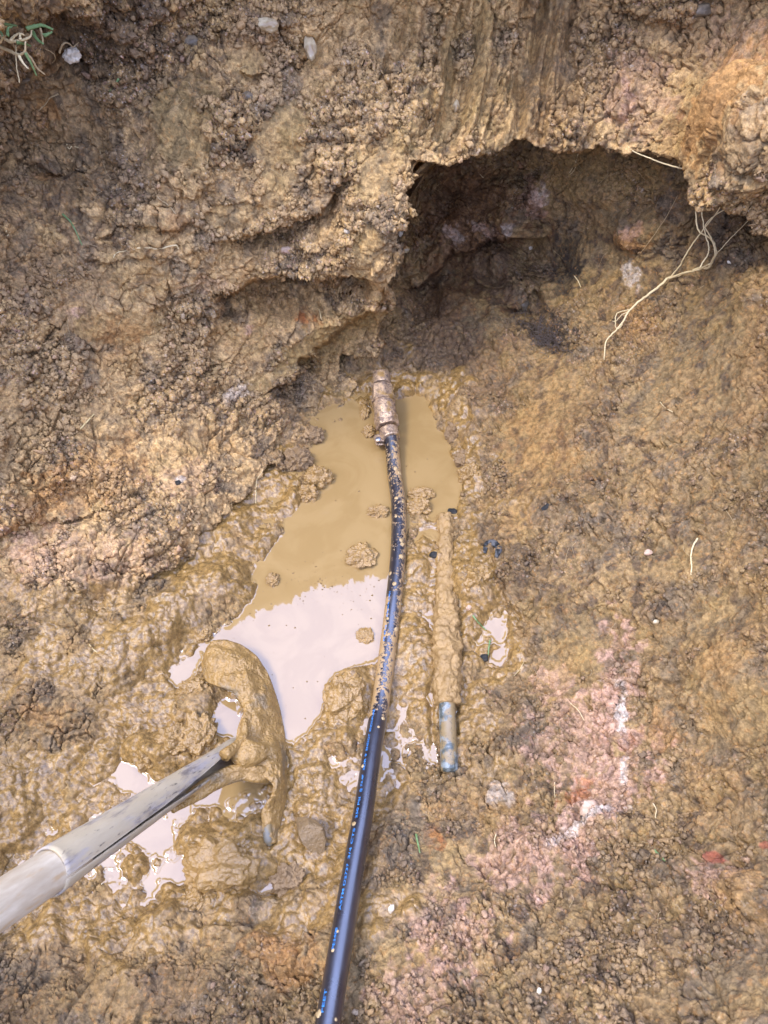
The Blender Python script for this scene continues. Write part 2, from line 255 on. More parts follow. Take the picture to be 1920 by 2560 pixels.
def build_sheet(name, xs, ys, ctrl, kind, mat):
    px, py = np.meshgrid(xs, ys)
    model = rbf_fit(ctrl)
    qx = px + 0; qy = py + 0; extra = np.zeros(px.shape)
    # low-frequency wobble for outlines
    flat = np.stack([px / 1000, py / 1000, np.zeros(px.shape)], -1)
    wob = fbm(flat, 9, 4, 3); wob2 = fbm(flat, 22, 4, 11)
    sdU = poly_sd(px, py, UPOLY) + wob * 40 + wob2 * 30 + fbm(flat, 60, 3, 19) * 10
    if kind == 'U':
        # roll the edge of the bank under: beyond the lip the sheet turns back into the earth
        gy, gx = np.gradient(poly_sd(px, py, UPOLY), ys, xs)
        gl = np.hypot(gx, gy) + 1e-6; gx /= gl; gy /= gl
        r = 12.0; s = sdU
        g = np.where(s > r, s, np.where(s > -r, s * s / (2 * r) + r / 2, r + .25 * (-s - r)))
        mv = g - s; qx = px + gx * mv; qy = py + gy * mv
        e = np.where(s > r, 0, np.where(s > -r, (r - s) ** 2 / (4 * r), r + (-s - r)))
        extra = e * .0016
    t = rbf_eval(model, qx, qy)
    B = CAMP + rays(qx, qy) * (t + extra)[..., None]
    du = np.gradient(B, axis=1); dv = np.gradient(B, axis=0)
    # smooth normals from an analytic step of the base sheet (without the rolled edge)
    e_ = 6.0
    B0 = CAMP + rays(qx, qy) * t[..., None]
    Bx = CAMP + rays(qx + e_, qy) * rbf_eval(model, qx + e_, qy)[..., None] - B0
    By = CAMP + rays(qx, qy + e_) * rbf_eval(model, qx, qy + e_)[..., None] - B0
    N = np.cross(By, Bx); N /= np.linalg.norm(N, axis=-1, keepdims=True)
    N = np.where((np.sum(N * (CAMP - B0), -1) < 0)[..., None], -N, N)
    Q = B.astype(np.float32)
    # masks
    nz = fbm(Q, 22, 3, 5)
    smooth = patches(qx, qy, SMOOTH_U if kind == 'U' else SMOOTH_S, nz)
    sdW = poly_sd(qx, qy, WATER)
    if kind == 'U': smooth = np.maximum(smooth, sstep(1.1, .8, np.sqrt(blob(qx, qy, 1800, 285, 150, 92, -52)) + nz * .35))
    wet = np.zeros(px.shape)
    if kind == 'S':
        wetp = [(300,1980,520,420,0),(650,2080,330,300,0),(860,1780,190,180,0),(560,1420,160,150,-40),(330,1620,260,120,-15),(1110,1520,190,330,0),(1060,1150,125,200,0),(640,1260,110,160,30),
                (250,2320,330,150,-10),(930,1950,120,180,0),(1150,1420,130,160,0),(1000,980,150,66,0)]
        wet = patches(qx, qy, wetp, nz * 1.2, .5)
        dry = patches(qx, qy, [(110,1790,150,70,-10),(620,2470,260,110,0),(60,2480,200,90,0),(1030,2080,100,90,0),(1320,1420,60,90,0),(1260,1330,60,50,0)], nz * 1.2, .5)
        wet = wet * (1 - .85 * dry)
    else:
        wet = patches(qx, qy, [(840,1020,70,50,-40),(60,1530,220,80,0),(180,1520,260,70,0)], nz, .5) * .8
    crumb = np.clip(1 - smooth, 0, 1)
    regular = sstep(-.10, .20, fbm(Q, 10, 4, 23))
    if kind == 'S': regular = regular * .22 + .50 * sstep(.0, .35, fbm(Q, 15, 3, 29))
    crumb = crumb * (.14 + .86 * regular) * (1 - .75 * wet)
    # displacement
    low = fbm(Q, 14, 4, 31)
    mid = fbm(Q, 38, 4, 41, ridged=True) - .35
    fine = fbm(Q, 130, 3, 47, .6)
    bil = np.abs(pnoise(Q, 34, 61)) + .45 * np.abs(pnoise(Q, 70, 62))   # rounded lumps
    h = low * (.019 if kind == 'U' else .008 + .016 * sstep(1050, 850, qy)) * (1 - .5 * smooth)
    h += (mid * .006 + fine * .0035) * (.12 + .88 * crumb) * (1 - .9 * wet)
    if kind == 'U':
        # strata: shallow terraces
        lay = pnoise(Q * np.array([.35, .35, 1.6], np.float32), 45, 71)
        h += .009 * sstep(-.1, .12, lay) * crumb
    h += wet * (fbm(Q, 24, 4, 171) * .016 + (bil - .42) * .004)
    # aggregates: broken clods about 2 cm and 1 cm across, each standing at its own height
    Qw = Q + (fbm(Q, 60, 2, 131) * .010)[..., None]
    k1, g1, r1 = worley(Qw * np.array([1, 1, 1.25], np.float32), 46, 1); k2, g2, r2 = worley(Qw, 128, 2)
    pat = sstep(-.22, .3, fbm(Q, 17, 3, 141))
    dryc = (1 - smooth) * (1 - .92 * wet) * (1 if kind == 'U' else .5 + .5 * sstep(.0, .3, fbm(Q, 7, 2, 221)))
    dryc = dryc * (.22 + .78 * regular)
    kL, gL, rL = worley(Q + (fbm(Q, 26, 4, 241) * .030)[..., None], 24, 12)
    h += (1 - wet) * (1 - .7 * smooth) * ((rL - .5) * .014 * sstep(0, .12, gL) - (1 - sstep(0, .10, gL)) * .005) * (1 if kind == 'U' else .85)
    h += dryc * pat * ((r1 - .5) * .011 + (.5 - k1) * .010) * sstep(0, .10, g1)
    crev = sstep(.05, .35, fbm(Q, 26, 3, 161))
    h -= dryc * crev * ((1 - sstep(0, .14, g1)) * .018 + (1 - sstep(0, .2, g2)) * .007)
    fin = sstep(-.12, .2, fbm(Q, 8, 3, 211)) * (1 if kind == 'U' else .55)
    h += dryc * fin * (.35 + .65 * (1 - pat)) * ((r2 - .5) * .0055 + (.5 - k2) * .0045)
    # fissures and torn cracks
    kc, gc, rc = worley(Q + (fbm(Q, 30, 4, 191) * .030)[..., None], 19, 8); kd, gd, rd = worley(Q + (fbm(Q, 60, 3, 193) * .014)[..., None], 48, 9)
    cm = sstep(-.08, .2, fbm(Q, 12, 3, 197)); cm2 = sstep(-.05, .22, fbm(Q, 16, 3, 199))
    h -= (1 - wet) * (cm * (1 - sstep(.0, .055, gc)) * .010 + cm2 * (1 - sstep(0, .09, gd)) * .0055) * (1 - .6 * smooth)
    # smeared, slumped faces between the crumbs
    h += (1 - wet) * fbm(Q * np.array([1, 1, .45], np.float32), 34, 4, 203, .55) * .008
    Qm = Q + (fbm(Q, 30, 2, 181) * .006)[..., None]
    k3, g3, r3 = worley(Qm, 30, 5); k4, g4, r4 = worley(Qm, 95, 6); k5, g5, r5 = worley(Qm, 190, 7)
    lum = sstep(-.25, .25, n_wet(Q))
    h += wet * lum * ((.34 - k3 * k3) * .022 * (.35 + r3) + (.3 - k4 * k4) * .0048 * r4 * 1.6) + wet * (1 - lum) * (.2 - k4 * k4) * .006 * sstep(.3, .7, r4)
    # scraped ribs
    if kind == 'U':
        m = patches(qx, qy, [(455,340,80,110,18),(500,250,70,60,0)], nz * .3)
        h += m * .0022 * np.sin((qx * .93 + qy * .30) / 7.0 + low * 3) 
        m = patches(qx, qy, [(500,225,46,30,0)], nz * .3)
        h += m * .0012 * np.sin((qy * .97 - qx * .2) / 1.9)
        m = patches(qx, qy, [(1240,150,200,260,8)], nz * .4, .6)
        h += m * .024 * fbm(np.stack([(qx + .18 * qy) / 1000, qy / 9000, qx * 0], -1), 26, 3, 81) * 2
        m = patches(qx, qy, [(1780,270,170,110,-52)], nz * .4, .6)
        h += m * .010 * fbm(np.stack([(qx * .75 + qy * .65) / 1000, (qx - qy) / 9000, qx * 0], -1), 24, 3, 83) * 2
    hl = ledges(qx, qy, LEDGE_U if kind == 'U' else LEDGE_S, wob2 * 2.2 + wob * 1.5)
    h += blobs(qx, qy, BUMP_U if kind == 'U' else [b_ if b_[5] > 0 or b_[1] < 1300 else (*b_[:5], b_[5] * .72) for b_ in BUMP_S])
    if kind == 'U': h += .033 * np.exp(-blob(qx, qy, 1870, 330, 175, 125, -52) ** 5) + .010 * np.exp(-blob(qx, qy, 1760, 420, 40, 90, -40) ** 2)
    if kind == 'S':
        ins = sstep(-16, 34, sdW + wob2 * 16 + wob * 8)
        h = h * (1 - .9 * sstep(0, 40, sdW)) - ins * .026
        # the trough the old pipe lies in
        pd, _ = poly_sd(qx, qy, [(1114,1290),(1114,1500),(1116,1700),(1120,1930)], closed=False)
        h -= .006 * np.exp(-(pd / 26) ** 2)
        pd2, _ = poly_sd(qx, qy, [(1075,1700),(1085,1900)], closed=False)
        h -= .012 * np.exp(-(pd2 / 10) ** 2) * sstep(1680, 1740, qy) * sstep(1960, 1900, qy)
        # do not bury the new pipe
        pd3, _ = poly_sd(qx, qy, [(978,1094),(986,1180),(997,1273),(995,1388),(984,1504),(970,1620),(951,1759),(931,1874),(911,2013),(885,2164),(856,2337),(822,2546),(800,2700)], closed=False)
        w3 = np.exp(-(pd3 / 42) ** 2); h = h * (1 - .85 * w3) - .004 * w3
    if kind == 'U': h *= sstep(-40, 10, sdU) * .8 + .2
    ray_in = CAMP - B0; ray_in /= np.linalg.norm(ray_in, axis=-1, keepdims=True)
    V = B + N * h[..., None] + ray_in * hl[..., None]
    # colour
    base = C_TAN[None, None] * np.ones(px.shape + (1,))
    n1 = fbm(Q, 11, 4, 91)[..., None]; n2 = fbm(Q, 30, 4, 95)[..., None]; n3 = fbm(Q, 75, 3, 99)
    def mixc(c, col, m): return c + (col - c) * np.clip(m, 0, 1)[..., None]
    base = mixc(base, C_BROWN, sstep(.0, .35, n1[..., 0]) * (.35 if kind == 'U' else .55))
    mottled = .78 + .22 * sstep(-.15, .25, fbm(Q, 6, 3, 231)); base = base * (1.55 if kind == 'U' else (mottled * (1 - .10 * sstep(1700, 1200, qy))))[..., None] if kind != 'U' else base * 1.55  # floor tone varied at random, slightly darker towards the back; bank evenly lighter
    base = mixc(base, C_CLAY, sstep(-.05, -.35, n1[..., 0]) * .4)
    base = mixc(base, C_OLIVE, sstep(.05, .35, n2[..., 0]) * .35)
    base = mixc(base, C_GREY, sstep(.05, .3, -n2[..., 0]) * .6)
    base = mixc(base, C_OLIVE, smooth * .25)
    if kind == 'S':
        # dark organic mottling of the undercut wall
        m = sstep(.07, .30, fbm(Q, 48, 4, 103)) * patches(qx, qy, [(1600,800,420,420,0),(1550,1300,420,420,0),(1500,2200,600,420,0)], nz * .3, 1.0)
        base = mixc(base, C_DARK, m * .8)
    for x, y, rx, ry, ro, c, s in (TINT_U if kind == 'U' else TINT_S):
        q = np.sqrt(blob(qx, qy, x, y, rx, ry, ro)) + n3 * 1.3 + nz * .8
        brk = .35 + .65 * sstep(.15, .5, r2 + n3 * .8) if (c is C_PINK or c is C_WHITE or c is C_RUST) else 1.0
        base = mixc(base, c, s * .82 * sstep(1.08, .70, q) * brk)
    base = mixc(base, C_MUD * (.74 + .12 * n2), wet * .9)
    keep = (sdU > -110) if kind == 'U' else (sdU < 330)
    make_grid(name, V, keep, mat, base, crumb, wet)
    return dict(xs=xs, ys=ys, V=V, sdU=sdU, wet=wet, crumb=crumb, N=N, keep=keep, base=base)

def make_grid(name, V, keep, mat, base, crumb, wet):
    ny, nx = keep.shape
    fk = keep[:-1, :-1] & keep[1:, :-1] & keep[:-1, 1:] & keep[1:, 1:]
    idx = np.arange(ny * nx).reshape(ny, nx)
    q = np.stack([idx[:-1, :-1][fk], idx[1:, :-1][fk], idx[1:, 1:][fk], idx[:-1, 1:][fk]], -1)
    used = np.zeros(ny * nx, bool); used[q.ravel()] = True
    remap = np.cumsum(used) - 1; q = remap[q]
    me = bpy.data.meshes.new(name)
    vv = V.reshape(-1, 3)[used].astype(np.float32); nv = len(vv); nf = len(q)
    me.vertices.add(nv); me.vertices.foreach_set('co', vv.ravel())
    me.loops.add(nf * 4); me.loops.foreach_set('vertex_index', q.ravel().astype(np.int32))
    me.polygons.add(nf); me.polygons.foreach_set('loop_start', np.arange(nf, dtype=np.int32) * 4)
    me.polygons.foreach_set('loop_total', np.full(nf, 4, np.int32)); me.polygons.foreach_set('use_smooth', np.ones(nf, bool))
    me.update(calc_edges=True)
    ca = me.color_attributes.new('tint', 'FLOAT_COLOR', 'POINT')
    rgba = np.ones((nv, 4), np.float32); rgba[:, :3] = base.reshape(-1, 3)[used]
    ca.data.foreach_set('color', rgba.ravel())
    for nm, arr in (('crumb', crumb), ('wet', wet)):
        a = me.attributes.new(nm, 'FLOAT', 'POINT'); a.data.foreach_set('value', arr.reshape(-1)[used].astype(np.float32))
    me.materials.append(mat)
    o = bpy.data.objects.new(name, me); COL.objects.link(o); o['kind'] = 'structure'
    return o

# ---------------------------------------------------------------- node material helper
class NM:
    def __init__(s, name):
        s.m = bpy.data.materials.new(name); s.m.use_nodes = True; s.t = s.m.node_tree
        s.p = s.t.nodes['Principled BSDF']; s.out = s.t.nodes['Material Output']
    def n(s, typ, **kw):
        nd = s.t.nodes.new(typ)
        for k, v in kw.items(): setattr(nd, k, v)
        return nd
    def l(s, a, b): s.t.links.new(a, b)
    def val(s, sock, v):
        if hasattr(v, 'is_output') or isinstance(v, bpy.types.NodeSocket): s.l(v, sock)
        else: sock.default_value = v
    def math(s, op, a, b=0.0, c=None, clamp=False):
        nd = s.n('ShaderNodeMath', operation=op); nd.use_clamp = clamp
        s.val(nd.inputs[0], a); s.val(nd.inputs[1], b)
        if c is not None: s.val(nd.inputs[2], c)
        return nd.outputs[0]
    def mix(s, f, a, b, mode='MIX'):
        nd = s.n('ShaderNodeMix', data_type='RGBA', blend_type=mode)
        s.val(nd.inputs['Factor'], f)
        for k, v in (('A', a), ('B', b)):
            if not isinstance(v, bpy.types.NodeSocket) and len(v) == 3: v = (*v, 1)
            s.val(nd.inputs[k], v)
        return nd.outputs['Result']
    def ramp(s, f, a, b, lo=0.0, hi=1.0):
        nd = s.n('ShaderNodeMapRange'); nd.interpolation_type = 'SMOOTHSTEP'; s.val(nd.inputs[0], f)
        nd.inputs[1].default_value = a; nd.inputs[2].default_value = b; nd.inputs[3].default_value = lo; nd.inputs[4].default_value = hi
        return nd.outputs[0]
    def noise(s, scale, detail=3, rough=.5, vec=None, dist=0):
        nd = s.n('ShaderNodeTexNoise'); nd.inputs['Scale'].default_value = scale; nd.inputs['Detail'].default_value = detail
        nd.inputs['Roughness'].default_value = rough; nd.inputs['Distortion'].default_value = dist
        s.l(vec if vec is not None else s.pos(), nd.inputs['Vector']); return nd
    def voro(s, scale, vec=None, feat='F1', smooth=None):
        nd = s.n('ShaderNodeTexVoronoi', feature=feat); nd.inputs['Scale'].default_value = scale
        if smooth is not None: nd.inputs['Smoothness'].default_value = smooth
        s.l(vec if vec is not None else s.pos(), nd.inputs['Vector']); return nd
    def pos(s):
        if not hasattr(s, '_pos'): s._pos = s.n('ShaderNodeTexCoord').outputs['Object']
        return s._pos
    def attr(s, name, col=False):
        nd = s.n('ShaderNodeAttribute'); nd.attribute_name = name; return nd.outputs['Color' if col else 'Fac']
    def bump(s, h, strength=.5, dist=.002):
        b = s.n('ShaderNodeBump'); b.inputs['Strength'].default_value = strength; b.inputs['Distance'].default_value = dist
        s.l(h, b.inputs['Height']); s.l(b.outputs[0], s.p.inputs['Normal']); return b

def soil_material():
    k = NM('soil'); pos = k.pos()
    wn_ = k.noise(90, 2); 
    warp = k.n('ShaderNodeVectorMath', operation='MULTIPLY_ADD'); k.l(wn_.outputs['Color'], warp.inputs[0]); warp.inputs[1].default_value = (.006,) * 3; k.l(pos, warp.inputs[2])
    wv = warp.outputs[0]
    crumb = k.attr('crumb'); wet = k.attr('wet'); tint = k.attr('tint', True)
    v1 = k.voro(150, wv); v2 = k.voro(330, wv); v3 = k.voro(560, pos)
    nf = k.noise(520, 4, .65); nm = k.noise(150, 4, .6); nl = k.noise(42, 4, .6)
    # --- colour: every crumb has its own shade
    sep = k.n('ShaderNodeSeparateColor'); k.l(v2.outputs['Color'], sep.inputs[0])
    sep1 = k.n('ShaderNodeSeparateColor'); k.l(v1.outputs['Color'], sep1.inputs[0])
    sep3 = k.n('ShaderNodeSeparateColor'); k.l(v3.outputs['Color'], sep3.inputs[0])
    dryk = k.math('SUBTRACT', 1.0, wet)
    c = tint
    c = k.mix(k.math('MULTIPLY', k.ramp(sep.outputs[0], .78, .97), k.math('MULTIPLY', dryk, .38)), c, C_ORANGE * .9)
    c = k.mix(k.math('MULTIPLY', k.ramp(sep1.outputs[1], .60, .95), k.math('MULTIPLY', crumb, .45)), c, C_DARK)
    c = k.mix(k.math('MULTIPLY', k.ramp(sep.outputs[2], .90, .98), k.math('MULTIPLY', crumb, .60)), c, C_PINK)
    c = k.mix(k.math('MULTIPLY', k.ramp(sep3.outputs[0], .92, .99), k.math('MULTIPLY', crumb, .6)), c, C_WHITE * .8)
    c = k.mix(k.math('MULTIPLY', k.ramp(sep3.outputs[1], .86, .99), k.math('MULTIPLY', k.math('ADD', crumb, .25), .5)), c, C_BLACK)
    val = k.ramp(nm.outputs['Fac'], .28, .72, .56, 1.38)
    vv = k.n('ShaderNodeVectorMath', operation='SCALE'); k.l(c, vv.inputs[0]); k.l(val, vv.inputs['Scale']); c = vv.outputs[0]
    val2 = k.ramp(nf.outputs['Fac'], .28, .72, .78, 1.22)
    vv = k.n('ShaderNodeVectorMath', operation='SCALE'); k.l(c, vv.inputs[0]); k.l(val2, vv.inputs['Scale']); c = vv.outputs[0]
    k.l(c, k.p.inputs['Base Color'])
    # --- gloss: wet mud shines, dry soil does not, damp crumbs glint a little
    rough = k.math('SUBTRACT', .88, k.math('MULTIPLY', wet, .64))
    rough = k.math('ADD', rough, k.math('MULTIPLY', k.math('SUBTRACT', nl.outputs['Fac'], .5), .7), clamp=True)
    k.l(rough, k.p.inputs['Roughness'])
    k.l(k.math('ADD', k.math('MULTIPLY', wet, .24), .25), k.p.inputs['Specular IOR Level'])
    # --- relief
    a1 = k.math('ADD', k.math('MULTIPLY', k.math('SUBTRACT', .45, v1.outputs['Distance']), .0070), k.math('MULTIPLY', sep1.outputs[0], .0055))
    a2 = k.math('ADD', k.math('MULTIPLY', k.math('SUBTRACT', .45, v2.outputs['Distance']), .0045), k.math('MULTIPLY', sep.outputs[0], .0036))
    npat = k.noise(14, 3, .6); a1 = k.math('MULTIPLY', a1, k.ramp(npat.outputs['Fac'], .44, .58, .12, 1.0))
    cr = k.math('MULTIPLY', k.math('ADD', a1, a2), k.math('ADD', k.math('MULTIPLY', crumb, .97), .03))
    nn = k.math('MULTIPLY', k.math('SUBTRACT', nm.outputs['Fac'], .5), k.math('SUBTRACT', .0046, k.math('MULTIPLY', wet, .0040)))
    h = k.math('ADD', cr, nn)
    d = k.n('ShaderNodeDisplacement'); d.inputs['Midlevel'].default_value = 0; d.inputs['Scale'].default_value = 1
    k.l(h, d.inputs['Height']); k.l(d.outputs[0], k.out.inputs['Displacement'])
    hb = k.math('MULTIPLY', nf.outputs['Fac'], k.math('SUBTRACT', 1.0, k.math('MULTIPLY', wet, .62)))
    k.bump(hb, .9, .0018)
    k.m.displacement_method = 'DISPLACEMENT'
    return k.m
MAT_SOIL = soil_material()

def axis(lo, hi, step, mlo, mhi, g=1.12):
    a = list(np.arange(lo, hi + step * .5, step)); s = step; x = lo
    pre = []
    while x > mlo: s *= g; x -= s; pre.append(x)
    s = step; x = a[-1]; post = []
    while x < mhi: s *= g; x += s; post.append(x)
    return np.array(pre[::-1] + a + post)
STEP = 2.2
XS = axis(-30, 1950, STEP, -330, 2250)
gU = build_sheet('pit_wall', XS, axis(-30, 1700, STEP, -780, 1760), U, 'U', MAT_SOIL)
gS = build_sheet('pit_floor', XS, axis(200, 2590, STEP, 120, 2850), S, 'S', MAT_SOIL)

def surf(px, py, lift=0.0):
    """point of the soil seen at that place of the photograph, raised along its normal"""
    for g in (gU, gS):
        i = int(np.clip(np.searchsorted(g['xs'], px), 0, len(g['xs']) - 1)); j = int(np.clip(np.searchsorted(g['ys'], py), 0, len(g['ys']) - 1))
        if g is gU and (g['sdU'][j, i] < 6 or py > 1690): continue
        return Vector(g['V'][j, i] + g['N'][j, i] * lift), Vector(g['N'][j, i])
    
# ---------------------------------------------------------------- surrounding ground up to the horizon
def soil_simple(name, col, col2, scale=40):
    k = NM(name); n = k.noise(scale, 5, .6); n2 = k.noise(scale * 6, 4, .6)
    c = k.mix(k.ramp(n.outputs['Fac'], .35, .65), col, col2); c = k.mix(k.ramp(n2.outputs['Fac'], .3, .7, 0, .5), c, C_DARK)
    k.l(c, k.p.inputs['Base Color']); k.p.inputs['Roughness'].default_value = .9; k.bump(n2.outputs['Fac'], .8, .01); return k.m
MAT_FAR = soil_simple('topsoil', C_BROWN, C_OLIVE * .6, 12)
def edge_loop():
    pts = []
    xs = gU['xs']; xs2 = gS['xs']
    def row(g, j, it): return [g['V'][j, i] for i in it]
    left = [gU['V'][j, 2] for j in range(0, len(gU['ys']), 5) if gU['sdU'][j, 2] > 10]
    pts += [gU['V'][2, i] for i in range(len(xs) - 3, 2, -5)]
    pts += left
    pts += [gS['V'][j, 2] for j in range(0, len(gS['ys']), 5) if gS['sdU'][j, 2] < 20]
    pts += [gS['V'][-3, i] for i in range(2, len(xs) - 3, 5)]
    pts += [gS['V'][j, -3] for j in range(len(gS['ys']) - 1, 0, -5) if gS['sdU'][j, -3] < -5]
    pts += [gU['V'][j, -3] for j in range(len(gU['ys']) - 1, 0, -5) if gU['sdU'][j, -3] > 10]
    return np.array(pts)
E = edge_loop(); ctr = np.array([0, .5]); 
dirs = E[:, :2] - ctr; rad = np.linalg.norm(dirs, axis=1, keepdims=True); dirs /= rad
RIM = .42 + .38 * sstep(-.2, .75, E[:, 1]); rings = [E]
for f in list(np.linspace(.012, .6, 44)) + [.7, .85, 1.1, 1.6, 2.5, 4, 8, 15, 30, 60, 120, 200]:
    dz = float(sstep(-.02, .30, np.array(f))); z = E[:, 2] + (np.maximum(RIM, E[:, 2]) - E[:, 2]) * dz if f < .3 else np.maximum(RIM, E[:, 2] * (1 - min(1, (f - .3))))
    p = np.column_stack([E[:, :2] + dirs * f, z])
    q = p[:, None, :].astype(np.float32); k_, g_, r_ = worley(q, 40, 3)
    amp = 1.0 if f < 2 else 4.0
    p[:, 2] += (fbm(q, 9, 4, 7)[:, 0] * .03 * amp + (.4 - k_[:, 0]) * .008 * (f < .6)) * min(1, f * 12)
    rings.append(p)
n = len(E); verts = np.concatenate(rings); faces = []
for r_ in range(len(rings) - 1):
    for i in range(n):
        j = (i + 1) % n; faces.append((r_ * n + i, r_ * n + j, (r_ + 1) * n + j, (r_ + 1) * n + i))
me = bpy.data.meshes.new('ground'); me.from_pydata(verts.tolist(), [], faces); me.materials.append(MAT_SOIL)
gt = fbm(verts[:, None, :].astype(np.float32), 11, 4, 91)[:, 0]; gc_ = np.ones((len(verts), 4), np.float32); gc_[:, :3] = C_TAN + (C_BROWN - C_TAN) * sstep(-.1, .3, gt)[:, None]
me.color_attributes.new('tint', 'FLOAT_COLOR', 'POINT').data.foreach_set('color', gc_.ravel())
me.attributes.new('crumb', 'FLOAT', 'POINT').data.foreach_set('value', sstep(-.3, .3, -gt).astype(np.float32)); me.attributes.new('wet', 'FLOAT', 'POINT')
for p in me.polygons: p.use_smooth = True
o = bpy.data.objects.new('ground', me); COL.objects.link(o); o['kind'] = 'structure'

# ---------------------------------------------------------------- muddy water with a real meniscus at its shores
def water():
    g = gS; xs = g['xs']; ys = g['ys']
    i0, i1 = np.searchsorted(xs, -20), np.searchsorted(xs, 1400); j0, j1 = np.searchsorted(ys, 930), np.searchsorted(ys, 2500)
    px, py = np.meshgrid(xs[i0:i1], ys[j0:j1]); zt = g['V'][j0:j1, i0:i1, 2]
    w = P(px, py, 0.0)
    rise = .0013 * sstep(-.0022, .0006, zt) * sstep(.010, .002, zt)
    w[..., 2] += rise + 1e-5 * np.sin(px / 19.0)
    keep = (zt < .006) & (g['sdU'][j0:j1, i0:i1] < 60)
    # grow the kept area a little so that the sheet always dives under the mud
    kk = keep.copy()
    for _ in range(5):
        k2 = kk.copy(); k2[1:] |= kk[:-1]; k2[:-1] |= kk[1:]; k2[:, 1:] |= kk[:, :-1]; k2[:, :-1] |= kk[:, 1:]; kk = k2
    k = NM('muddy_water'); n = k.noise(9, 5, .55, dist=2.6); n2 = k.noise(60, 2)
    c = k.mix(k.ramp(n.outputs['Fac'], .4, .6), srgb(178,149,104), srgb(170,141,96)); k.l(c, k.p.inputs['Base Color'])
    k.p.inputs['Roughness'].default_value = .02; k.p.inputs['IOR'].default_value = 1.55; k.p.inputs['Specular IOR Level'].default_value = .84
    k.bump(n2.outputs['Fac'], .05, .0006)
    z = np.zeros(px.shape); make_grid('water', w, kk, k.m, np.zeros(px.shape + (3,)), z, z)
water()

# ================================================================ things
def col_of(c): return (float(c[0]), float(c[1]), float(c[2]))
def tag(o, label, cat, group=None, kind=None):
    if label: o['label'] = label
    if cat: o['category'] = cat
    if group: o['group'] = group
    if kind: o['kind'] = kind
    return o
def empty(name, loc, label, cat, group=None):
    o = bpy.data.objects.new(name, None); COL.objects.link(o); o.location = loc; o.empty_display_size = .02
    return tag(o, label, cat, group)
def mesh_obj(name, verts, faces, mat, parent=None, smooth=True, attrs=None, origin=None):
    me = bpy.data.meshes.new(name); V = np.array(verts, float)
    o = bpy.data.objects.new(name, me); COL.objects.link(o)
    if parent is not None:
        org = np.array(parent_world(parent)); o.parent = parent
    elif origin is not None: org = np.array(origin); o.location = Vector(org)
    else: org = V.mean(0); o.location = Vector(org)
    me.from_pydata((V - org).tolist(), [], [list(map(int, f)) for f in faces])
    for p in me.polygons: p.use_smooth = smooth
    me.materials.append(mat)
    for k_, a_ in (attrs or {}).items():
        at = me.attributes.new(k_, 'FLOAT', 'POINT'); at.data.foreach_set('value', np.array(a_, np.float32))
    me.validate(); return o
def parent_world(p):
    v = Vector((0, 0, 0))
    while p is not None: v += p.location; p = p.parent
    return v
def crs(pts, n):
    """Catmull-Rom through the points"""
    p = np.array(pts, float); p = np.vstack([2 * p[0] - p[1], p, 2 * p[-1] - p[-2]]); out = []
    m = len(p) - 3
    for q in np.linspace(0, m, n):
        i = min(int(q), m - 1); t = q - i; a, b, c, d = p[i:i + 4]
        out.append(.5 * ((2 * b) + (c - a) * t + (2 * a - 5 * b + 4 * c - d) * t * t + (3 * b - a - 3 * c + d) * t ** 3))
    return np.array(out)
def frames(path):
    T = np.gradient(path, axis=0); T /= np.linalg.norm(T, axis=1, keepdims=True) + 1e-12
    up = CAMP - path; Nn = up - (up * T).sum(1)[:, None] * T; Nn /= np.linalg.norm(Nn, axis=1, keepdims=True)
    return T, Nn, np.cross(T, Nn)
def tube(path, rad, seg=16, caps=True, prof=None):
    """prof(angle, i) scales the radius; angle 0 faces the viewer's side"""
    path = np.array(path, float); n = len(path); T, Nn, B = frames(path); rad = np.broadcast_to(rad, (n,))
    ang = np.linspace(0, 2 * math.pi, seg, endpoint=False); V = []
    for i in range(n):
        rr = rad[i] * (np.ones(seg) if prof is None else np.array([prof(a, i) for a in ang]))
        V.append(path[i] + np.outer(np.cos(ang) * rr, Nn[i]) + np.outer(np.sin(ang) * rr, B[i]))
    V = np.concatenate(V); Fc = []
    for i in range(n - 1):
        for j in range(seg):
            k2 = (j + 1) % seg; Fc.append((i * seg + j, i * seg + k2, (i + 1) * seg + k2, (i + 1) * seg + j))
    if caps: Fc.append(tuple(range(seg))[::-1]); Fc.append(tuple((n - 1) * seg + j for j in range(seg)))
    return V, Fc
def join(parts):
    V = []; Fc = []; o = 0
    for v, f in parts:
        V.append(np.array(v)); Fc += [tuple(i + o for i in q) for q in f]; o += len(v)
    return np.concatenate(V), Fc
_ICO = {}
def ico(level):
    if level in _ICO: return _ICO[level]
    t = (1 + 5 ** .5) / 2
    v = [(-1,t,0),(1,t,0),(-1,-t,0),(1,-t,0),(0,-1,t),(0,1,t),(0,-1,-t),(0,1,-t),(t,0,-1),(t,0,1),(-t,0,-1),(-t,0,1)]
    f = [(0,11,5),(0,5,1),(0,1,7),(0,7,10),(0,10,11),(1,5,9),(5,11,4),(11,10,2),(10,7,6),(7,1,8),(3,9,4),(3,4,2),(3,2,6),(3,6,8),(3,8,9),(4,9,5),(2,4,11),(6,2,10),(8,6,7),(9,8,1)]
    v = [np.array(a) / np.linalg.norm(a) for a in v]
    for _ in range(level):
        c = {}; nf = []
        def mid(a, b):
            k_ = (min(a, b), max(a, b))
            if k_ not in c: m = v[a] + v[b]; v.append(m / np.linalg.norm(m)); c[k_] = len(v) - 1
            return c[k_]
        for a, b, d in f:
            x, y, z = mid(a, b), mid(b, d), mid(d, a); nf += [(a, x, z), (b, y, x), (d, z, y), (x, y, z)]
        f = nf
    _ICO[level] = (np.array(v), f); return _ICO[level]
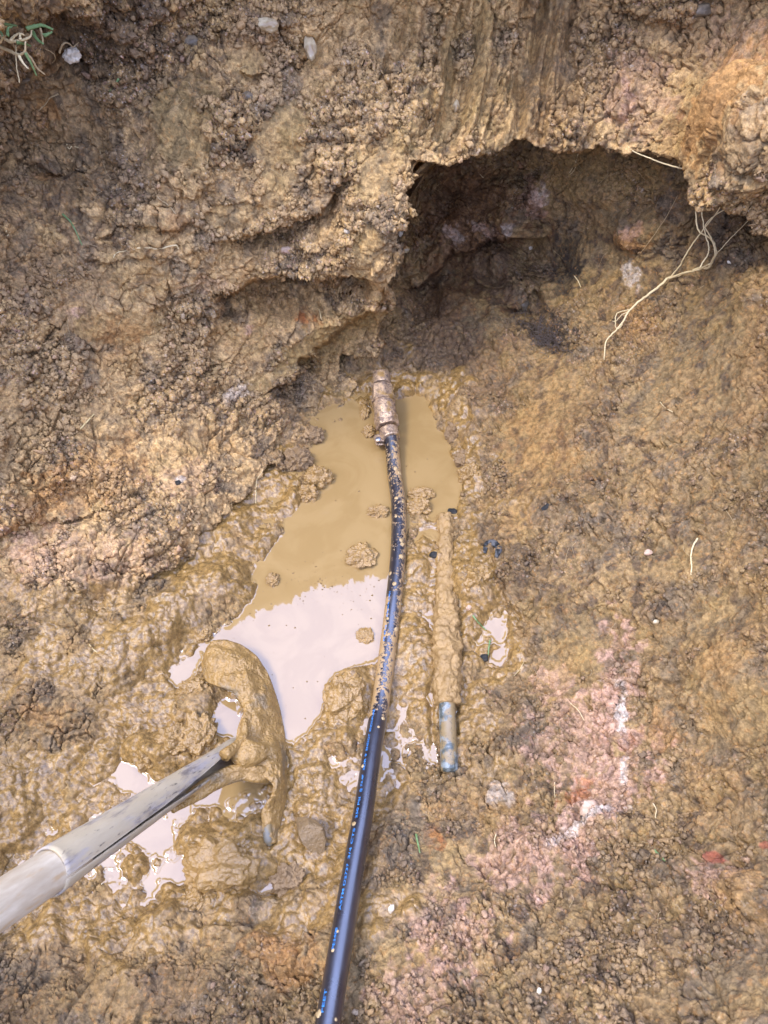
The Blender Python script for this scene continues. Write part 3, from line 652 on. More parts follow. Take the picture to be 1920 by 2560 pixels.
def lump(center, rx, ry, rz, rough=.25, freq=2.2, seed=0, level=4, rot=0, facets=0):
    v, f = ico(level); q = v[:, None, :].astype(np.float32)
    d = 1 + rough * fbm(q, freq, 4, 300 + seed)[:, 0] * 1.6
    k_, g_, r_ = worley(q, freq * 1.1, 40 + seed); d = d * (1 + rough * (.45 - k_[:, 0]) * .9)
    w = v * d[:, None]
    if facets:
        rg = np.random.default_rng(seed + 99)
        for _ in range(facets):
            nn = rg.normal(size=3); nn /= np.linalg.norm(nn); lim = rg.uniform(.42, .72); s_ = w @ nn
            w = w - np.outer(np.maximum(s_ - lim, 0) * .92, nn)
    w = w * np.array([rx, ry, rz]); c, s_ = math.cos(rot), math.sin(rot)
    w = np.column_stack([w[:, 0] * c - w[:, 1] * s_, w[:, 0] * s_ + w[:, 1] * c, w[:, 2]])
    return w + np.array(center), f
def depth_at(px, py, lift=0.0, sheet=None):
    for g in ((gU, gS) if sheet is None else ((gU,) if sheet == 'U' else (gS,))):
        i = int(np.clip(np.searchsorted(g['xs'], px), 0, len(g['xs']) - 1)); j = int(np.clip(np.searchsorted(g['ys'], py), 0, len(g['ys']) - 1))
        if sheet is None and g is gU and (g['sdU'][j, i] < 4 or py > 1690): continue
        p = g['V'][j, i] - CAMP
        return float(p[1] * cp - p[2] * sp) - lift
def PD(px, py, d): return CAMP + rays(px, py) * d
def PS(px, py, lift=0.0, sheet=None): return PD(px, py, depth_at(px, py, lift, sheet))

# ---- materials of the things
def mud_mat(name='wet_mud', wetness=.8, col=C_MUD):
    k = NM(name); n = k.noise(60, 4); n2 = k.noise(300, 4, .6); v = k.voro(240)
    c = k.mix(k.ramp(n.outputs['Fac'], .35, .65), col * .92, col * 1.12); c = k.mix(k.ramp(n2.outputs['Fac'], .55, .75, 0, .5), c, C_DARK)
    k.l(c, k.p.inputs['Base Color']); k.p.inputs['Roughness'].default_value = .9 - .6 * wetness; k.p.inputs['Specular IOR Level'].default_value = .35 + .4 * wetness
    h = k.math('ADD', k.math('MULTIPLY', v.outputs['Distance'], -.25), n2.outputs['Fac']); k.bump(h, .9, .0028); return k.m
M_MUD = mud_mat('wet_mud', .95, C_MUD * .95); M_MUDDRY = mud_mat('damp_clod', .35, C_BROWN * .5 + C_TAN * .5)
def stone_mat(name, a, b, rough=.5, scale=120):
    k = NM(name); n = k.noise(scale, 4); n2 = k.noise(scale * 4, 3)
    k.l(k.mix(k.ramp(n.outputs['Fac'], .4, .62), a, b), k.p.inputs['Base Color']); k.p.inputs['Roughness'].default_value = rough
    k.bump(n2.outputs['Fac'], .4, .001); return k.m

# ---------------------------------------------------------------- the black water pipe with its bronze coupling
PIPE = [(976,1078,.022),(978,1094,.021),(986,1180,.010),(997,1273,.008),(995,1388,.007),(984,1504,.008),(970,1620,.009),(951,1759,.016),(931,1874,.033),
        (911,2013,.052),(885,2164,.072),(856,2337,.095),(822,2546,.122),(800,2680,.140),(770,2860,.165),(730,3100,.20)]
pp = crs(PIPE, 420); ppath = P(pp[:, 0], pp[:, 1], pp[:, 2]); PR = .0111
k = NM('black_poly_pipe'); mud = k.attr('mud'); n = k.noise(150, 5, .7); n2 = k.noise(420, 3, .6); st = k.noise(35, 3)
m1 = k.math('ADD', k.math('MULTIPLY', n.outputs['Fac'], .6), k.math('MULTIPLY', n2.outputs['Fac'], .4))
mm = k.ramp(k.math('ADD', m1, k.math('MULTIPLY', k.math('SUBTRACT', mud, 1.0), .34)), .47, .52)
k.l(k.mix(mm, (.006, .007, .012), C_MUD * 1.0), k.p.inputs['Base Color'])
k.l(k.math('ADD', k.math('MULTIPLY', mm, .35), k.ramp(st.outputs['Fac'], .3, .7, .24, .40)), k.p.inputs['Roughness'])
k.p.inputs['Specular IOR Level'].default_value = 1.0; k.l(k.math('MULTIPLY', k.math('SUBTRACT', 1.0, mm), .45), k.p.inputs['Coat Weight']); k.p.inputs['Coat Roughness'].default_value = .16; k.p.inputs['IOR'].default_value = 1.62; k.p.inputs['Coat IOR'].default_value = 1.7; k.bump(k.math('ADD', mm, k.math('MULTIPLY', n2.outputs['Fac'], .15)), .5, .0012); M_PIPE = k.m
pipe = empty('water_pipe', ppath[12], 'long black plastic water pipe with blue lettering and a bronze coupling at its far end', 'water pipe')
V, Fc = tube(ppath, PR, 40, True)
ang = np.tile(np.linspace(0, 2 * math.pi, 40, endpoint=False), len(ppath)); pyv = np.repeat(pp[:, 1], 40)
mudv = np.interp(pyv, [1080, 1150, 1300, 1420, 1560, 1700, 1770, 1830, 1950, 2100, 2600], [.60, .90, .76, .72, .78, .95, .80, .46, .18, -.20, -.35])
side = np.sin(ang)   # + is one flank, - the other
mudv = mudv + .55 * np.clip(side, 0, 1) ** 2 * (pyv < 1800) * (pyv > 1500) + .35 * np.clip(-side, 0, 1) * (pyv < 1800)
mudv = mudv + .5 * (np.abs(side) > .92) * (np.cos(ang) > -.2) * (pyv > 2100)
mesh_obj('tube', V, Fc, M_PIPE, pipe, attrs={'mud': mudv})
# lettering, wrapped on the tube
M_INK = NM('blue_ink'); M_INK.p.inputs['Base Color'].default_value = (.04, .20, .46, 1); M_INK.p.inputs['Roughness'].default_value = .45; M_INK = M_INK.m
sarc = np.concatenate([[0], np.cumsum(np.linalg.norm(np.diff(ppath, axis=0), axis=1))]); TT, NN, BB = frames(ppath)
def on_tube(s_, a_, r_):
    c0 = np.array([np.interp(s_, sarc, ppath[:, k2]) for k2 in range(3)]).T
    n0 = np.array([np.interp(s_, sarc, NN[:, k2]) for k2 in range(3)]).T; b0 = np.array([np.interp(s_, sarc, BB[:, k2]) for k2 in range(3)]).T
    return c0 + (n0 * np.cos(a_)[:, None] + b0 * np.sin(a_)[:, None]) * r_
TV = []; TF = []
_testB = float(BB[200] @ np.array([1, 0, 0]))
SGN = -1 if _testB > 0 else 1                      # towards the left flank
for txt, y0, y1 in (('AWWA C901', 1552, 1488), ('PE 4710', 1612, 1572), ('ENDOPURE', 1842, 1786), ('ENDOT', 1889, 1848), ('SDR 9', 1938, 1897), ('73.4F', 1979, 1949), ('@', 1993, 1984),
                    ('250 PSI', 2059, 2006), ('3/4 CTS', 2161, 2084), ('ASTM D2737', 2290, 2172), ('PE3408', 2388, 2334), ('FEET', 2548, 2488)):
    cu = bpy.data.curves.new('t', 'FONT'); cu.body = txt; cu.size = 1; cu.resolution_u = 3; cu.offset = .012
    to = bpy.data.objects.new('t', cu); COL.objects.link(to); dg = bpy.context.evaluated_depsgraph_get(); dg.update()
    tm = bpy.data.meshes.new_from_object(to.evaluated_get(dg)); bpy.data.objects.remove(to)
    v = np.array([q.co[:] for q in tm.vertices]); fs = [tuple(p.vertices) for p in tm.polygons]; bpy.data.meshes.remove(tm)
    s0 = np.interp(y0, pp[:, 1], sarc); s1 = np.interp(y1, pp[:, 1], sarc)
    u = (v[:, 0] - v[:, 0].min()) / (v[:, 0].max() - v[:, 0].min()); hgt = .0036
    s_ = s0 + (s1 - s0) * u; a_ = SGN * (R(36) + (v[:, 1] - .35) * hgt / PR)
    mesh_obj('printed_text', on_tube(s_, a_, PR * 1.012), fs, M_INK, pipe, smooth=False)
# drops of mud dried on the pipe
M_DROP = stone_mat('pale_mud', srgb(206,180,138), srgb(180,154,112), .6); nd = 0
for px_, py_, r_ in ((883,2071,.0026),(795,2545,.0034),(838,2560,.0014),(956,1806,.0024),(944,1830,.0016),(1003,1640,.0018),(992,1255,.003),(1008,1262,.0026),(985,1125,.002),(991,1115,.0016),(1001,1118,.002),
                     (990,1180,.003),(1000,1190,.0035),(1005,1370,.003),(1002,1400,.0035),(975,1440,.003),(985,1470,.003),(1000,1515,.0025),(1003,1360,.003),(990,1300,.0022),(968,1555,.002),(990,1580,.003),(842,2342,.0012),
                     (905,1925,.002),(830,2390,.0016)):
    i = int(np.argmin(abs(pp[:, 1] - py_))); d = float((ppath[i] - CAMP) @ np.array([0, cp, -sp])); q = PD(px_, py_, d)
    off = q - ppath[i]; off = off - (off @ TT[i]) * TT[i]; L = min(float(off @ BB[i]) / PR, .97) if abs(off @ BB[i]) < PR else math.copysign(.97, off @ BB[i])
    dirn = NN[i] * math.sqrt(max(0, 1 - L * L)) + BB[i] * L; c_ = ppath[i] + (q - ppath[i]) @ TT[i] * TT[i] + dirn * PR
    nd += 1; v, f = lump((0, 0, 0), r_, r_, r_, .35, 1.5, nd, 2)
    v = v - np.outer(v @ dirn, dirn) * .72; mesh_obj('mud_drop', v + c_, f, M_DROP, pipe)
# coupling
def bronze():
    k = NM('old_bronze'); n = k.noise(140, 5, .65); n2 = k.noise(500, 3); n3 = k.noise(60, 3)
    c = k.mix(k.ramp(n.outputs['Fac'], .42, .6), np.array([.52, .35, .20]), np.array([.22, .145, .09])); c = k.mix(k.ramp(n3.outputs['Fac'], .5, .66), c, C_MUD * .8)
    c = k.mix(k.ramp(n2.outputs['Fac'], .55, .66, 0, .8), c, (.05, .04, .04)); k.l(c, k.p.inputs['Base Color'])
    k.l(k.ramp(n3.outputs['Fac'], .48, .6, .45, 0.0), k.p.inputs['Metallic']); k.l(k.ramp(n.outputs['Fac'], .4, .6, .34, .6), k.p.inputs['Roughness'])
    k.bump(k.math('ADD', n.outputs['Fac'], k.math('MULTIPLY', n2.outputs['Fac'], .5)), .55, .0015); return k.m
M_BRZ = bronze()
ax = [(954,948,.046),(955,970,.042),(958,1000,.036),(962,1025,.032),(967,1058,.026),(974,1087,.022),(978,1100,.021)]
axp = crs(ax, 80); apath = P(axp[:, 0], axp[:, 1], axp[:, 2])
def seg_between(y0, y1, n=8):
    q = np.linspace(y0, y1, n); 
    x = np.interp(q, axp[:, 1], axp[:, 0]); z = np.interp(q, axp[:, 1], axp[:, 2]); return P(x, q, z)
def hexp(a, i, ph=0.0): m = (a + ph) % (math.pi / 3) - math.pi / 6; return min(.885 / math.cos(m), 1.0) * 1.03
def ring(y0, y1, r0, r1=None, seg=48, prof=None, bev=.0012, n=10):
    pts = seg_between(y0, y1, n); rr = np.linspace(r0, r1 or r0, n)
    pts = np.vstack([pts[:1] + (pts[1] - pts[0]) * .001, pts[:1] + (pts[1] - pts[0]) * .12, pts[1:-1], pts[-1:] - (pts[-1] - pts[-2]) * .12, pts[-1:]])
    rr = np.concatenate([[rr[0] - bev, rr[0]], rr[1:-1], [rr[-1], rr[-1] - bev]])
    return tube(pts, rr, seg, True, prof)
cpl = mesh_obj('coupling', *join([ring(1004, 1044, .0175, .0178), ring(1000, 1006, .0192), ring(1010, 1014, .0186), ring(938, 962, .0145, .0150)]), M_BRZ, pipe)
mesh_obj('hex_nut', *ring(966, 1003, .0172, .0190, prof=lambda a, i: hexp(a, i, .2)), M_BRZ, cpl, smooth=False)
mesh_obj('hex_nut', *ring(1040, 1068, .0188, .0186, prof=lambda a, i: hexp(a, i, .5)), M_BRZ, cpl, smooth=False)
def band():
    V, Fc = ring(1073, 1098, .0152, .0150, seg=48, n=8); parts = [(V, Fc)]
    # the two ears of the clamp, standing out to the left
    q = seg_between(1082, 1108, 6); T_, N_, B_ = frames(q); L_ = B_ * SGN
    for dz in (.0042, -.0042):
        for w0, w1 in ((0, 1),):
            a = q[0]; pts = []
            vs_ = []
            for k2 in range(6):
                for e_ in (.011, .0255):
                    for th in (-.0014, .0014): vs_.append(q[k2] + L_[k2] * e_ * (1 if e_ < .02 or 0 < k2 < 5 else .9) + N_[k2] * (dz + th) )
            f = []
            for k2 in range(5):
                o_ = k2 * 4; n_ = o_ + 4; f += [(o_, n_, n_ + 1, o_ + 1), (o_ + 2, o_ + 3, n_ + 3, n_ + 2), (o_ + 1, n_ + 1, n_ + 3, o_ + 3), (o_, o_ + 2, n_ + 2, n_)]
            f += [(0, 1, 3, 2), (20, 22, 23, 21)]; parts.append((np.array(vs_), f))
    return join(parts), q, L_, N_
(bv, bf), q, L_, N_ = band(); mesh_obj('clamp_band', bv, bf, M_BRZ, cpl)
c0 = q[3] + L_[3] * .0195; sc_path = np.array([c0 - N_[3] * .009, c0 + N_[3] * .004, c0 + N_[3] * .0055, c0 + N_[3] * .0085, c0 + N_[3] * .0092])
def tube_raw(path, rad, seg, up):
    path = np.array(path); T_ = np.gradient(path, axis=0); T_ /= np.linalg.norm(T_, axis=1, keepdims=True); V = []; ang = np.linspace(0, 2 * math.pi, seg, endpoint=False)
    for i in range(len(path)):
        a = up - (up @ T_[i]) * T_[i]; a /= np.linalg.norm(a); b = np.cross(T_[i], a); V.append(path[i] + np.outer(np.cos(ang) * rad[i], a) + np.outer(np.sin(ang) * rad[i], b))
    V = np.concatenate(V); n = len(path); Fc = [(i * seg + j, i * seg + (j + 1) % seg, (i + 1) * seg + (j + 1) % seg, (i + 1) * seg + j) for i in range(n - 1) for j in range(seg)]
    return V, Fc + [tuple(range(seg))[::-1], tuple((n - 1) * seg + j for j in range(seg))]
k = NM('steel'); n = k.noise(400, 3); k.p.inputs['Metallic'].default_value = .85; k.l(k.mix(k.ramp(n.outputs['Fac'], .4, .65), (.42, .45, .50), (.16, .14, .12)), k.p.inputs['Base Color']); k.p.inputs['Roughness'].default_value = .35; M_STEEL = k.m
mesh_obj('screw', *tube_raw(sc_path, [.0022, .0022, .0042, .0044, .0034], 20, np.array([0, 1., 0])), M_STEEL, cpl)

# ---------------------------------------------------------------- the old pipe, caked with mud, its bare grey end
OLD = [(1112,1292,.001),(1113,1350,.003),(1114,1450,.004),(1115,1560,.008),(1116,1640,.014),(1117,1720,.019),(1119,1800,.017),(1121,1860,.019),(1123,1905,.020),(1124,1932,.020)]
op = crs(OLD, 260); opath = P(op[:, 0], op[:, 1], op[:, 2])
old = empty('old_pipe', opath[130], 'old mud-caked pipe stub with a bare grey end, lying right of the black pipe', 'pipe')
k = NM('weathered_grey_pipe'); n = k.noise(120, 5, .65); n2 = k.noise(45, 4); n3 = k.noise(400, 3)
c = k.mix(k.ramp(n.outputs['Fac'], .40, .58), srgb(150,160,168), srgb(84,92,92)); c = k.mix(k.ramp(n2.outputs['Fac'], .46, .56, 0, .92), c, srgb(158,136,98)); c = k.mix(k.ramp(n3.outputs['Fac'], .58, .68, 0, .6), c, (.02, .025, .03))
k.l(c, k.p.inputs['Base Color']); k.p.inputs['Roughness'].default_value = .36; k.bump(n.outputs['Fac'], .5, .0012); M_OLD = k.m
i0 = int(np.argmin(abs(op[:, 1] - 1740)))
pth = opath[i0:]; rr = np.full(len(pth), .0103); m_ = len(pth)
rr *= np.sqrt(np.clip(1 - ((np.arange(m_) - (m_ - 10)) / 9.5).clip(0) ** 2, .02, 1)); rr = rr * 1.0
mesh_obj('pipe_end', *tube(pth, rr, 32), M_OLD, old)
pth = opath[:i0 + 8]; n_ = len(pth); yy = op[:i0 + 8, 1]
rr = np.interp(yy, [1290, 1400, 1480, 1500, 1560, 1640, 1700, 1760, 1790], [.0112, .0116, .0128, .0160, .0176, .0184, .0152, .0138, .0112])
V, Fc = tube(pth, rr, 72)
T_, N_, B_ = frames(pth); cen = np.repeat(pth, 72, 0); dv_ = V - cen; dl = np.linalg.norm(dv_, axis=1, keepdims=True); dv_ /= dl
Q_ = V[:, None, :].astype(np.float32); kk_, gg_, r__ = worley(Q_, 110, 9)
V = V + dv_ * (fbm(Q_, 50, 4, 400)[:, 0] * .0075 + (.5 - kk_[:, 0]) * .0060 + (.25 - np.abs(pnoise(Q_, 45, 403))[:, 0]) * .003)[:, None]
mesh_obj('mud_crust', V, Fc, mud_mat('mud_crust', .55, C_MUD * .6 + C_TAN * .4), old)

# ---------------------------------------------------------------- the shovel
def L3(px, py, d): return PD(px, py, d)
shovel = empty('shovel', L3(600, 1880, .86), 'mud-coated shovel with a pale wooden handle, its blade sunk in the pool', 'shovel')
A0 = L3(590, 1872, .845); A1 = L3(122, 2181, .565)           # socket from the blade up to the wood
def shaft_vec(k):
    cb = k.n('ShaderNodeCombineXYZ'); k.l(k.math('MULTIPLY', k.attr('along'), .22), cb.inputs[0]); k.l(k.attr('around'), cb.inputs[1]); k.l(k.attr('around2'), cb.inputs[2]); return cb.outputs[0]
def shaft_attrs(V):
    d_ = (V - A0) @ dvec; r_ = V - A0 - np.outer(d_, dvec); return {'along': d_, 'around': r_ @ np.array([1, 0, 0]), 'around2': r_ @ np.array([0, .6, .8])}
dvec = A1 - A0; Ls = np.linalg.norm(dvec); dvec /= Ls
wood = np.array([A1 - dvec * .03 + dvec * t for t in np.linspace(0, 1.05, 40)])
k = NM('worn_wood'); st = k.n('ShaderNodeMapping'); k.l(k.pos(), st.inputs[0]); sv = shaft_vec(k); n = k.noise(45, 5, .65, sv); n2 = k.noise(220, 4, .5, sv)
c = k.mix(k.ramp(n.outputs['Fac'], .3, .7), srgb(226,214,196) * 1.1, srgb(190,172,148)); c = k.mix(k.ramp(n2.outputs['Fac'], .55, .72, 0, .55), c, srgb(196,160,110))
k.l(c, k.p.inputs['Base Color']); k.p.inputs['Roughness'].default_value = .8; k.p.inputs['Specular IOR Level'].default_value = .15; k.bump(n2.outputs['Fac'], .3, .001); M_WOOD = k.m
hv, hf = tube(wood, np.concatenate([[.0168], np.full(39, .0172)]), 40); mesh_obj('handle', hv, hf, M_WOOD, shovel, attrs=shaft_attrs(hv))
k = NM('galvanised_socket'); sv = shaft_vec(k); n = k.noise(80, 6, .7, sv); n2 = k.noise(260, 4, .6, sv); n3 = k.noise(60, 5, .7, sv)
c = k.mix(k.ramp(n.outputs['Fac'], .42, .6), srgb(176,170,174) * 1.05, srgb(112,104,108)); c = k.mix(k.ramp(n3.outputs['Fac'], .36, .54, .1, .9), c, srgb(204,188,160)); c = k.mix(k.ramp(n2.outputs['Fac'], .60, .70, 0, .7), c, srgb(66,60,62))
k.l(c, k.p.inputs['Base Color']); k.p.inputs['Roughness'].default_value = .7; k.p.inputs['Specular IOR Level'].default_value = .2; k.bump(n2.outputs['Fac'], .4, .0014); M_SOCK = k.m
# open-seam socket: a rolled tube whose seam widens into a V towards the blade
n_ = 60; ts = np.linspace(1.0, .0, n_); sp_ = np.array([A0 + dvec * Ls * t for t in ts]); T_, N_, B_ = frames(sp_); seg = 56
dwn = 1 if (B_[10] @ np.array([1., 0, 0])) * 1 > 0 else -1      # seam on the flank towards the lower right
rad = np.interp(ts, [0, .25, .6, 1], [.0135, .0135, .0160, .0190])
gap = np.interp(ts, [0, .12, .3, .55, .8, 1], [R(52), R(46), R(26), R(8), R(5), R(5)]); cen_a = dwn * R(40)
V = []; 
for layer, dr in ((0, 0), (1, -.0018)):
    for i in range(n_):
        a = cen_a + gap[i] + (2 * math.pi - 2 * gap[i]) * np.linspace(0, 1, seg)
        r_ = (rad[i] + dr) * (1 - .05 * np.cos(2 * (a - cen_a)))
        V.append(sp_[i] + np.outer(np.cos(a) * r_, N_[i]) + np.outer(np.sin(a) * r_, B_[i]))
V = np.concatenate(V); Fc = []; H = n_ * seg
for i in range(n_ - 1):
    for j in range(seg - 1):
        a = i * seg + j; Fc.append((a, a + 1, a + seg + 1, a + seg)); Fc.append((H + a, H + a + seg, H + a + seg + 1, H + a + 1))
    for j in (0, seg - 1):
        a = i * seg + j; Fc.append((a, a + seg, H + a + seg, H + a))
for j in range(seg - 1):
    for i in (0, n_ - 1):
        a = i * seg + j; Fc.append((a, H + a, H + a + 1, a + 1))
V = V + (fbm(V[:, None, :].astype(np.float32), 60, 3, 430)[:, 0] * .0012)[:, None] * np.array([0, 0, 1])
mesh_obj('socket', V, Fc, M_SOCK, shovel, attrs=shaft_attrs(V))
# blade: a hollow crescent seen over its back, edge in the water
OUT = [(503,1650,.030),(522,1612,.034),(552,1600,.034),(590,1608,.030),(632,1630,.022),(668,1680,.014),(692,1744,.008),(706,1802,.004),(714,1850,.002),(718,1915,.001),(719,1970,.001),(714,2014,.001),(703,2060,.004),(690,2108,.010)]
INN = [(501,1662,.026),(512,1698,.030),(545,1716,.036),(582,1730,.040),(606,1765,.040),(606,1790,.040),(597,1818,.042),(590,1845,.046),(588,1912,.046),(640,1932,.044),(668,1947,.040),(682,1965,.036),(674,1995,.032),(655,2025,.026),(655,2070,.020),(664,2112,.012)]
no, nc = 220, 60
O_ = crs(OUT, no); I_ = crs(INN, no); V = []
for i in range(no):
    for j in range(nc):
        w = j / (nc - 1); q = I_[i] * (1 - w) + O_[i] * w; archz = .015 * math.sin(math.pi * min(1, w * .95 + .05)) ** .8 * math.sin(math.pi * (i + 3) / (no + 5)) ** .5
        V.append(P(q[0], q[1], q[2] + archz))
V = np.array(V); Fc = [(i * nc + j, (i + 1) * nc + j, (i + 1) * nc + j + 1, i * nc + j + 1) for i in range(no - 1) for j in range(nc - 1)]
Q_ = V[:, None, :].astype(np.float32); kb, gb, rb = worley(Q_ + fbm(Q_, 50, 2, 443)[..., None] * .01, 62, 11); V[:, 2] += fbm(Q_, 45, 5, 440)[:, 0] * .010 + (.3 - kb[:, 0] ** 2) * .006 * (.3 + rb[:, 0])
Lw = V.copy(); Lw[:, 2] -= .004; H = len(V); e_ = [(H + a, H + b, H + c2, H + d2) for d2, c2, b, a in Fc]; rim = []
for i in range(no - 1):
    rim.append((i * nc, H + i * nc, H + (i + 1) * nc, (i + 1) * nc)); rim.append((i * nc + nc - 1, (i + 1) * nc + nc - 1, H + (i + 1) * nc + nc - 1, H + i * nc + nc - 1))
for j in range(nc - 1):
    rim.append((j, j + 1, H + j + 1, H + j)); b_ = (no - 1) * nc; rim.append((b_ + j, H + b_ + j, H + b_ + j + 1, b_ + j + 1))
k = NM('muddy_blade'); n = k.noise(70, 5, .6); n2 = k.noise(300, 4); n3 = k.noise(28, 3)
c = k.mix(k.ramp(n.outputs['Fac'], .35, .65), C_MUD * 1.08, C_MUD * .85); c = k.mix(k.ramp(n3.outputs['Fac'], .56, .70, 0, .6), c, srgb(126,120,108)); c = k.mix(k.ramp(n2.outputs['Fac'], .6, .75, 0, .4), c, C_DARK)
k.l(c, k.p.inputs['Base Color']); k.p.inputs['Roughness'].default_value = .36; k.p.inputs['Specular IOR Level'].default_value = .5; k.bump(k.math('ADD', n.outputs['Fac'], n2.outputs['Fac']), .9, .0035); M_BLADE = k.m
blade = mesh_obj('blade', np.concatenate([V, Lw]), Fc + e_ + rim, M_BLADE, shovel)
# the folded step and web that run from the socket into the blade
web = crs([(430,2022,.105),(480,1990,.084),(545,1950,.064),(600,1930,.050),(645,1936,.040),(682,1936,.022)], 40); wp = P(web[:, 0], web[:, 1], web[:, 2])
v1_ = tube(wp, np.interp(np.linspace(0, 1, 40), [0, .3, 1], [.005, .0095, .010]), 28, True, lambda a, i: .42 + .58 * abs(math.sin(a)) ** .8)
web2 = crs([(560,1890,.074),(588,1868,.064),(608,1842,.056),(612,1800,.048)], 30); wp2 = P(web2[:, 0], web2[:, 1], web2[:, 2]); v2_ = tube(wp2, np.interp(np.linspace(0, 1, 30), [0, .5, 1], [.007, .0055, .004]), 20)
web3 = crs([(585,1880,.052),(620,1885,.052),(660,1880,.045)], 24); v3_ = tube(P(web3[:, 0], web3[:, 1], web3[:, 2]), np.interp(np.linspace(0, 1, 24), [0, .4, 1], [.010, .017, .010]), 28)
V, Fc = join([v1_, v2_, v3_]); V[:, 2] += fbm(V[:, None, :].astype(np.float32), 70, 4, 450)[:, 0] * .006
mesh_obj('step', V, Fc, M_BLADE, blade)
# bare steel tip of the horn
tip = crs([(668,2060,.020),(670,2090,.016),(676,2112,.010)], 16); mesh_obj('bare_tip', *tube(P(tip[:, 0], tip[:, 1], tip[:, 2]), np.interp(np.linspace(0, 1, 16), [0, .7, 1], [.0050, .0055, .003]), 20), stone_mat('dull_steel', srgb(128,124,116), srgb(150,132,98), .5, 90), blade)

# ---------------------------------------------------------------- clods in and beside the water
def px2m(px, d): return px * d / F
CL = [(795,1197,34,30,'round lump of wet mud at the left edge of the water',.006),(905,1392,36,34,'round mud lump standing alone in the middle of the pool',.000),
      (946,1280,26,16,'flat mud lump touching the black pipe on its left',.001),(1052,1236,32,20,'oval mud lump right of the pipe, nearer the coupling',.002),
      (1046,1268,32,22,'angular mud lump wedged against the right side of the pipe',.003),(682,1450,15,18,'small dark mud lump where the bright reflection begins on the left',.001),
      (914,1588,22,20,'low mud lump inside the bright reflection beside the pipe',-.004),(508,1588,22,17,'mud lump at the foot of the left bank above the shovel',.004),
      (923,1080,15,18,'small mud lump left of the bronze clamp',.001),(912,1030,12,22,'narrow mud lump left of the bronze coupling body',.001),
      (912,1010,10,10,'tiny mud lump at the top left of the coupling',.003),
      (440,1860,52,44,'big rounded mud clod above the shovel socket',.010),(372,1893,36,34,'mud clod left of the big rounded one above the shovel',.008),(500,1848,44,60,'tall mud clod nearest the fork of the shovel',.008),
      (490,1725,40,30,'crumbly mud clod below the top horn of the shovel',.006),(555,2165,95,72,'largest mud clod, under the lower horn of the shovel',.010),(500,2240,34,44,'smooth mud clod in the pool below the largest one',.006),
      (726,2205,46,44,'mud clod between the dark rock and the bottom of the pool',.006),(865,1745,54,60,'broad mud heap left of the pipe at the end of the bright reflection',.008),
      (1185,1455,44,42,'yellowish clod beside the middle of the old pipe',.016),(770,1235,26,22,'lumpy bit of mud hanging off the left shore',.003),(1160,1150,24,26,'crumbly clod on the right shore of the water',.008),
      (1140,1085,26,30,'dark crumbly clod on the right shore, higher up',.010),(1178,1190,28,28,'blocky clod right of the widest water',.012),(1168,1010,30,28,'dark clod above the right shore',.016),
      (785,1090,26,20,'dark clod on the left shore below the bank',.010),(745,1150,34,30,'dark crumbly clod at the foot of the left bank',.012)]
for i, (x, y, rx, ry, lab, zz) in enumerate(CL):
    c = P(x, y, max(zz, 0) * .5 + .001); d = float((c - CAMP) @ np.array([0, cp, -sp])); mx = px2m(rx, d); my = px2m(ry, d)
    fl = .80 if zz > 0 else .60
    v, f = lump(c, mx, my, min(mx, my) * fl * 1.15 + zz * .4, .34, 1.6 + .4 * (i % 3), i * 3 + 1, 5, 0)
    dry = 'dark' in lab or 'crumbly' in lab
    o = mesh_obj('mud_clod', v, f, M_MUDDRY if (dry and 'small' not in lab and 'horn' not in lab) else M_MUD); tag(o, lab, 'clod', 'mud clods in and around the pool')

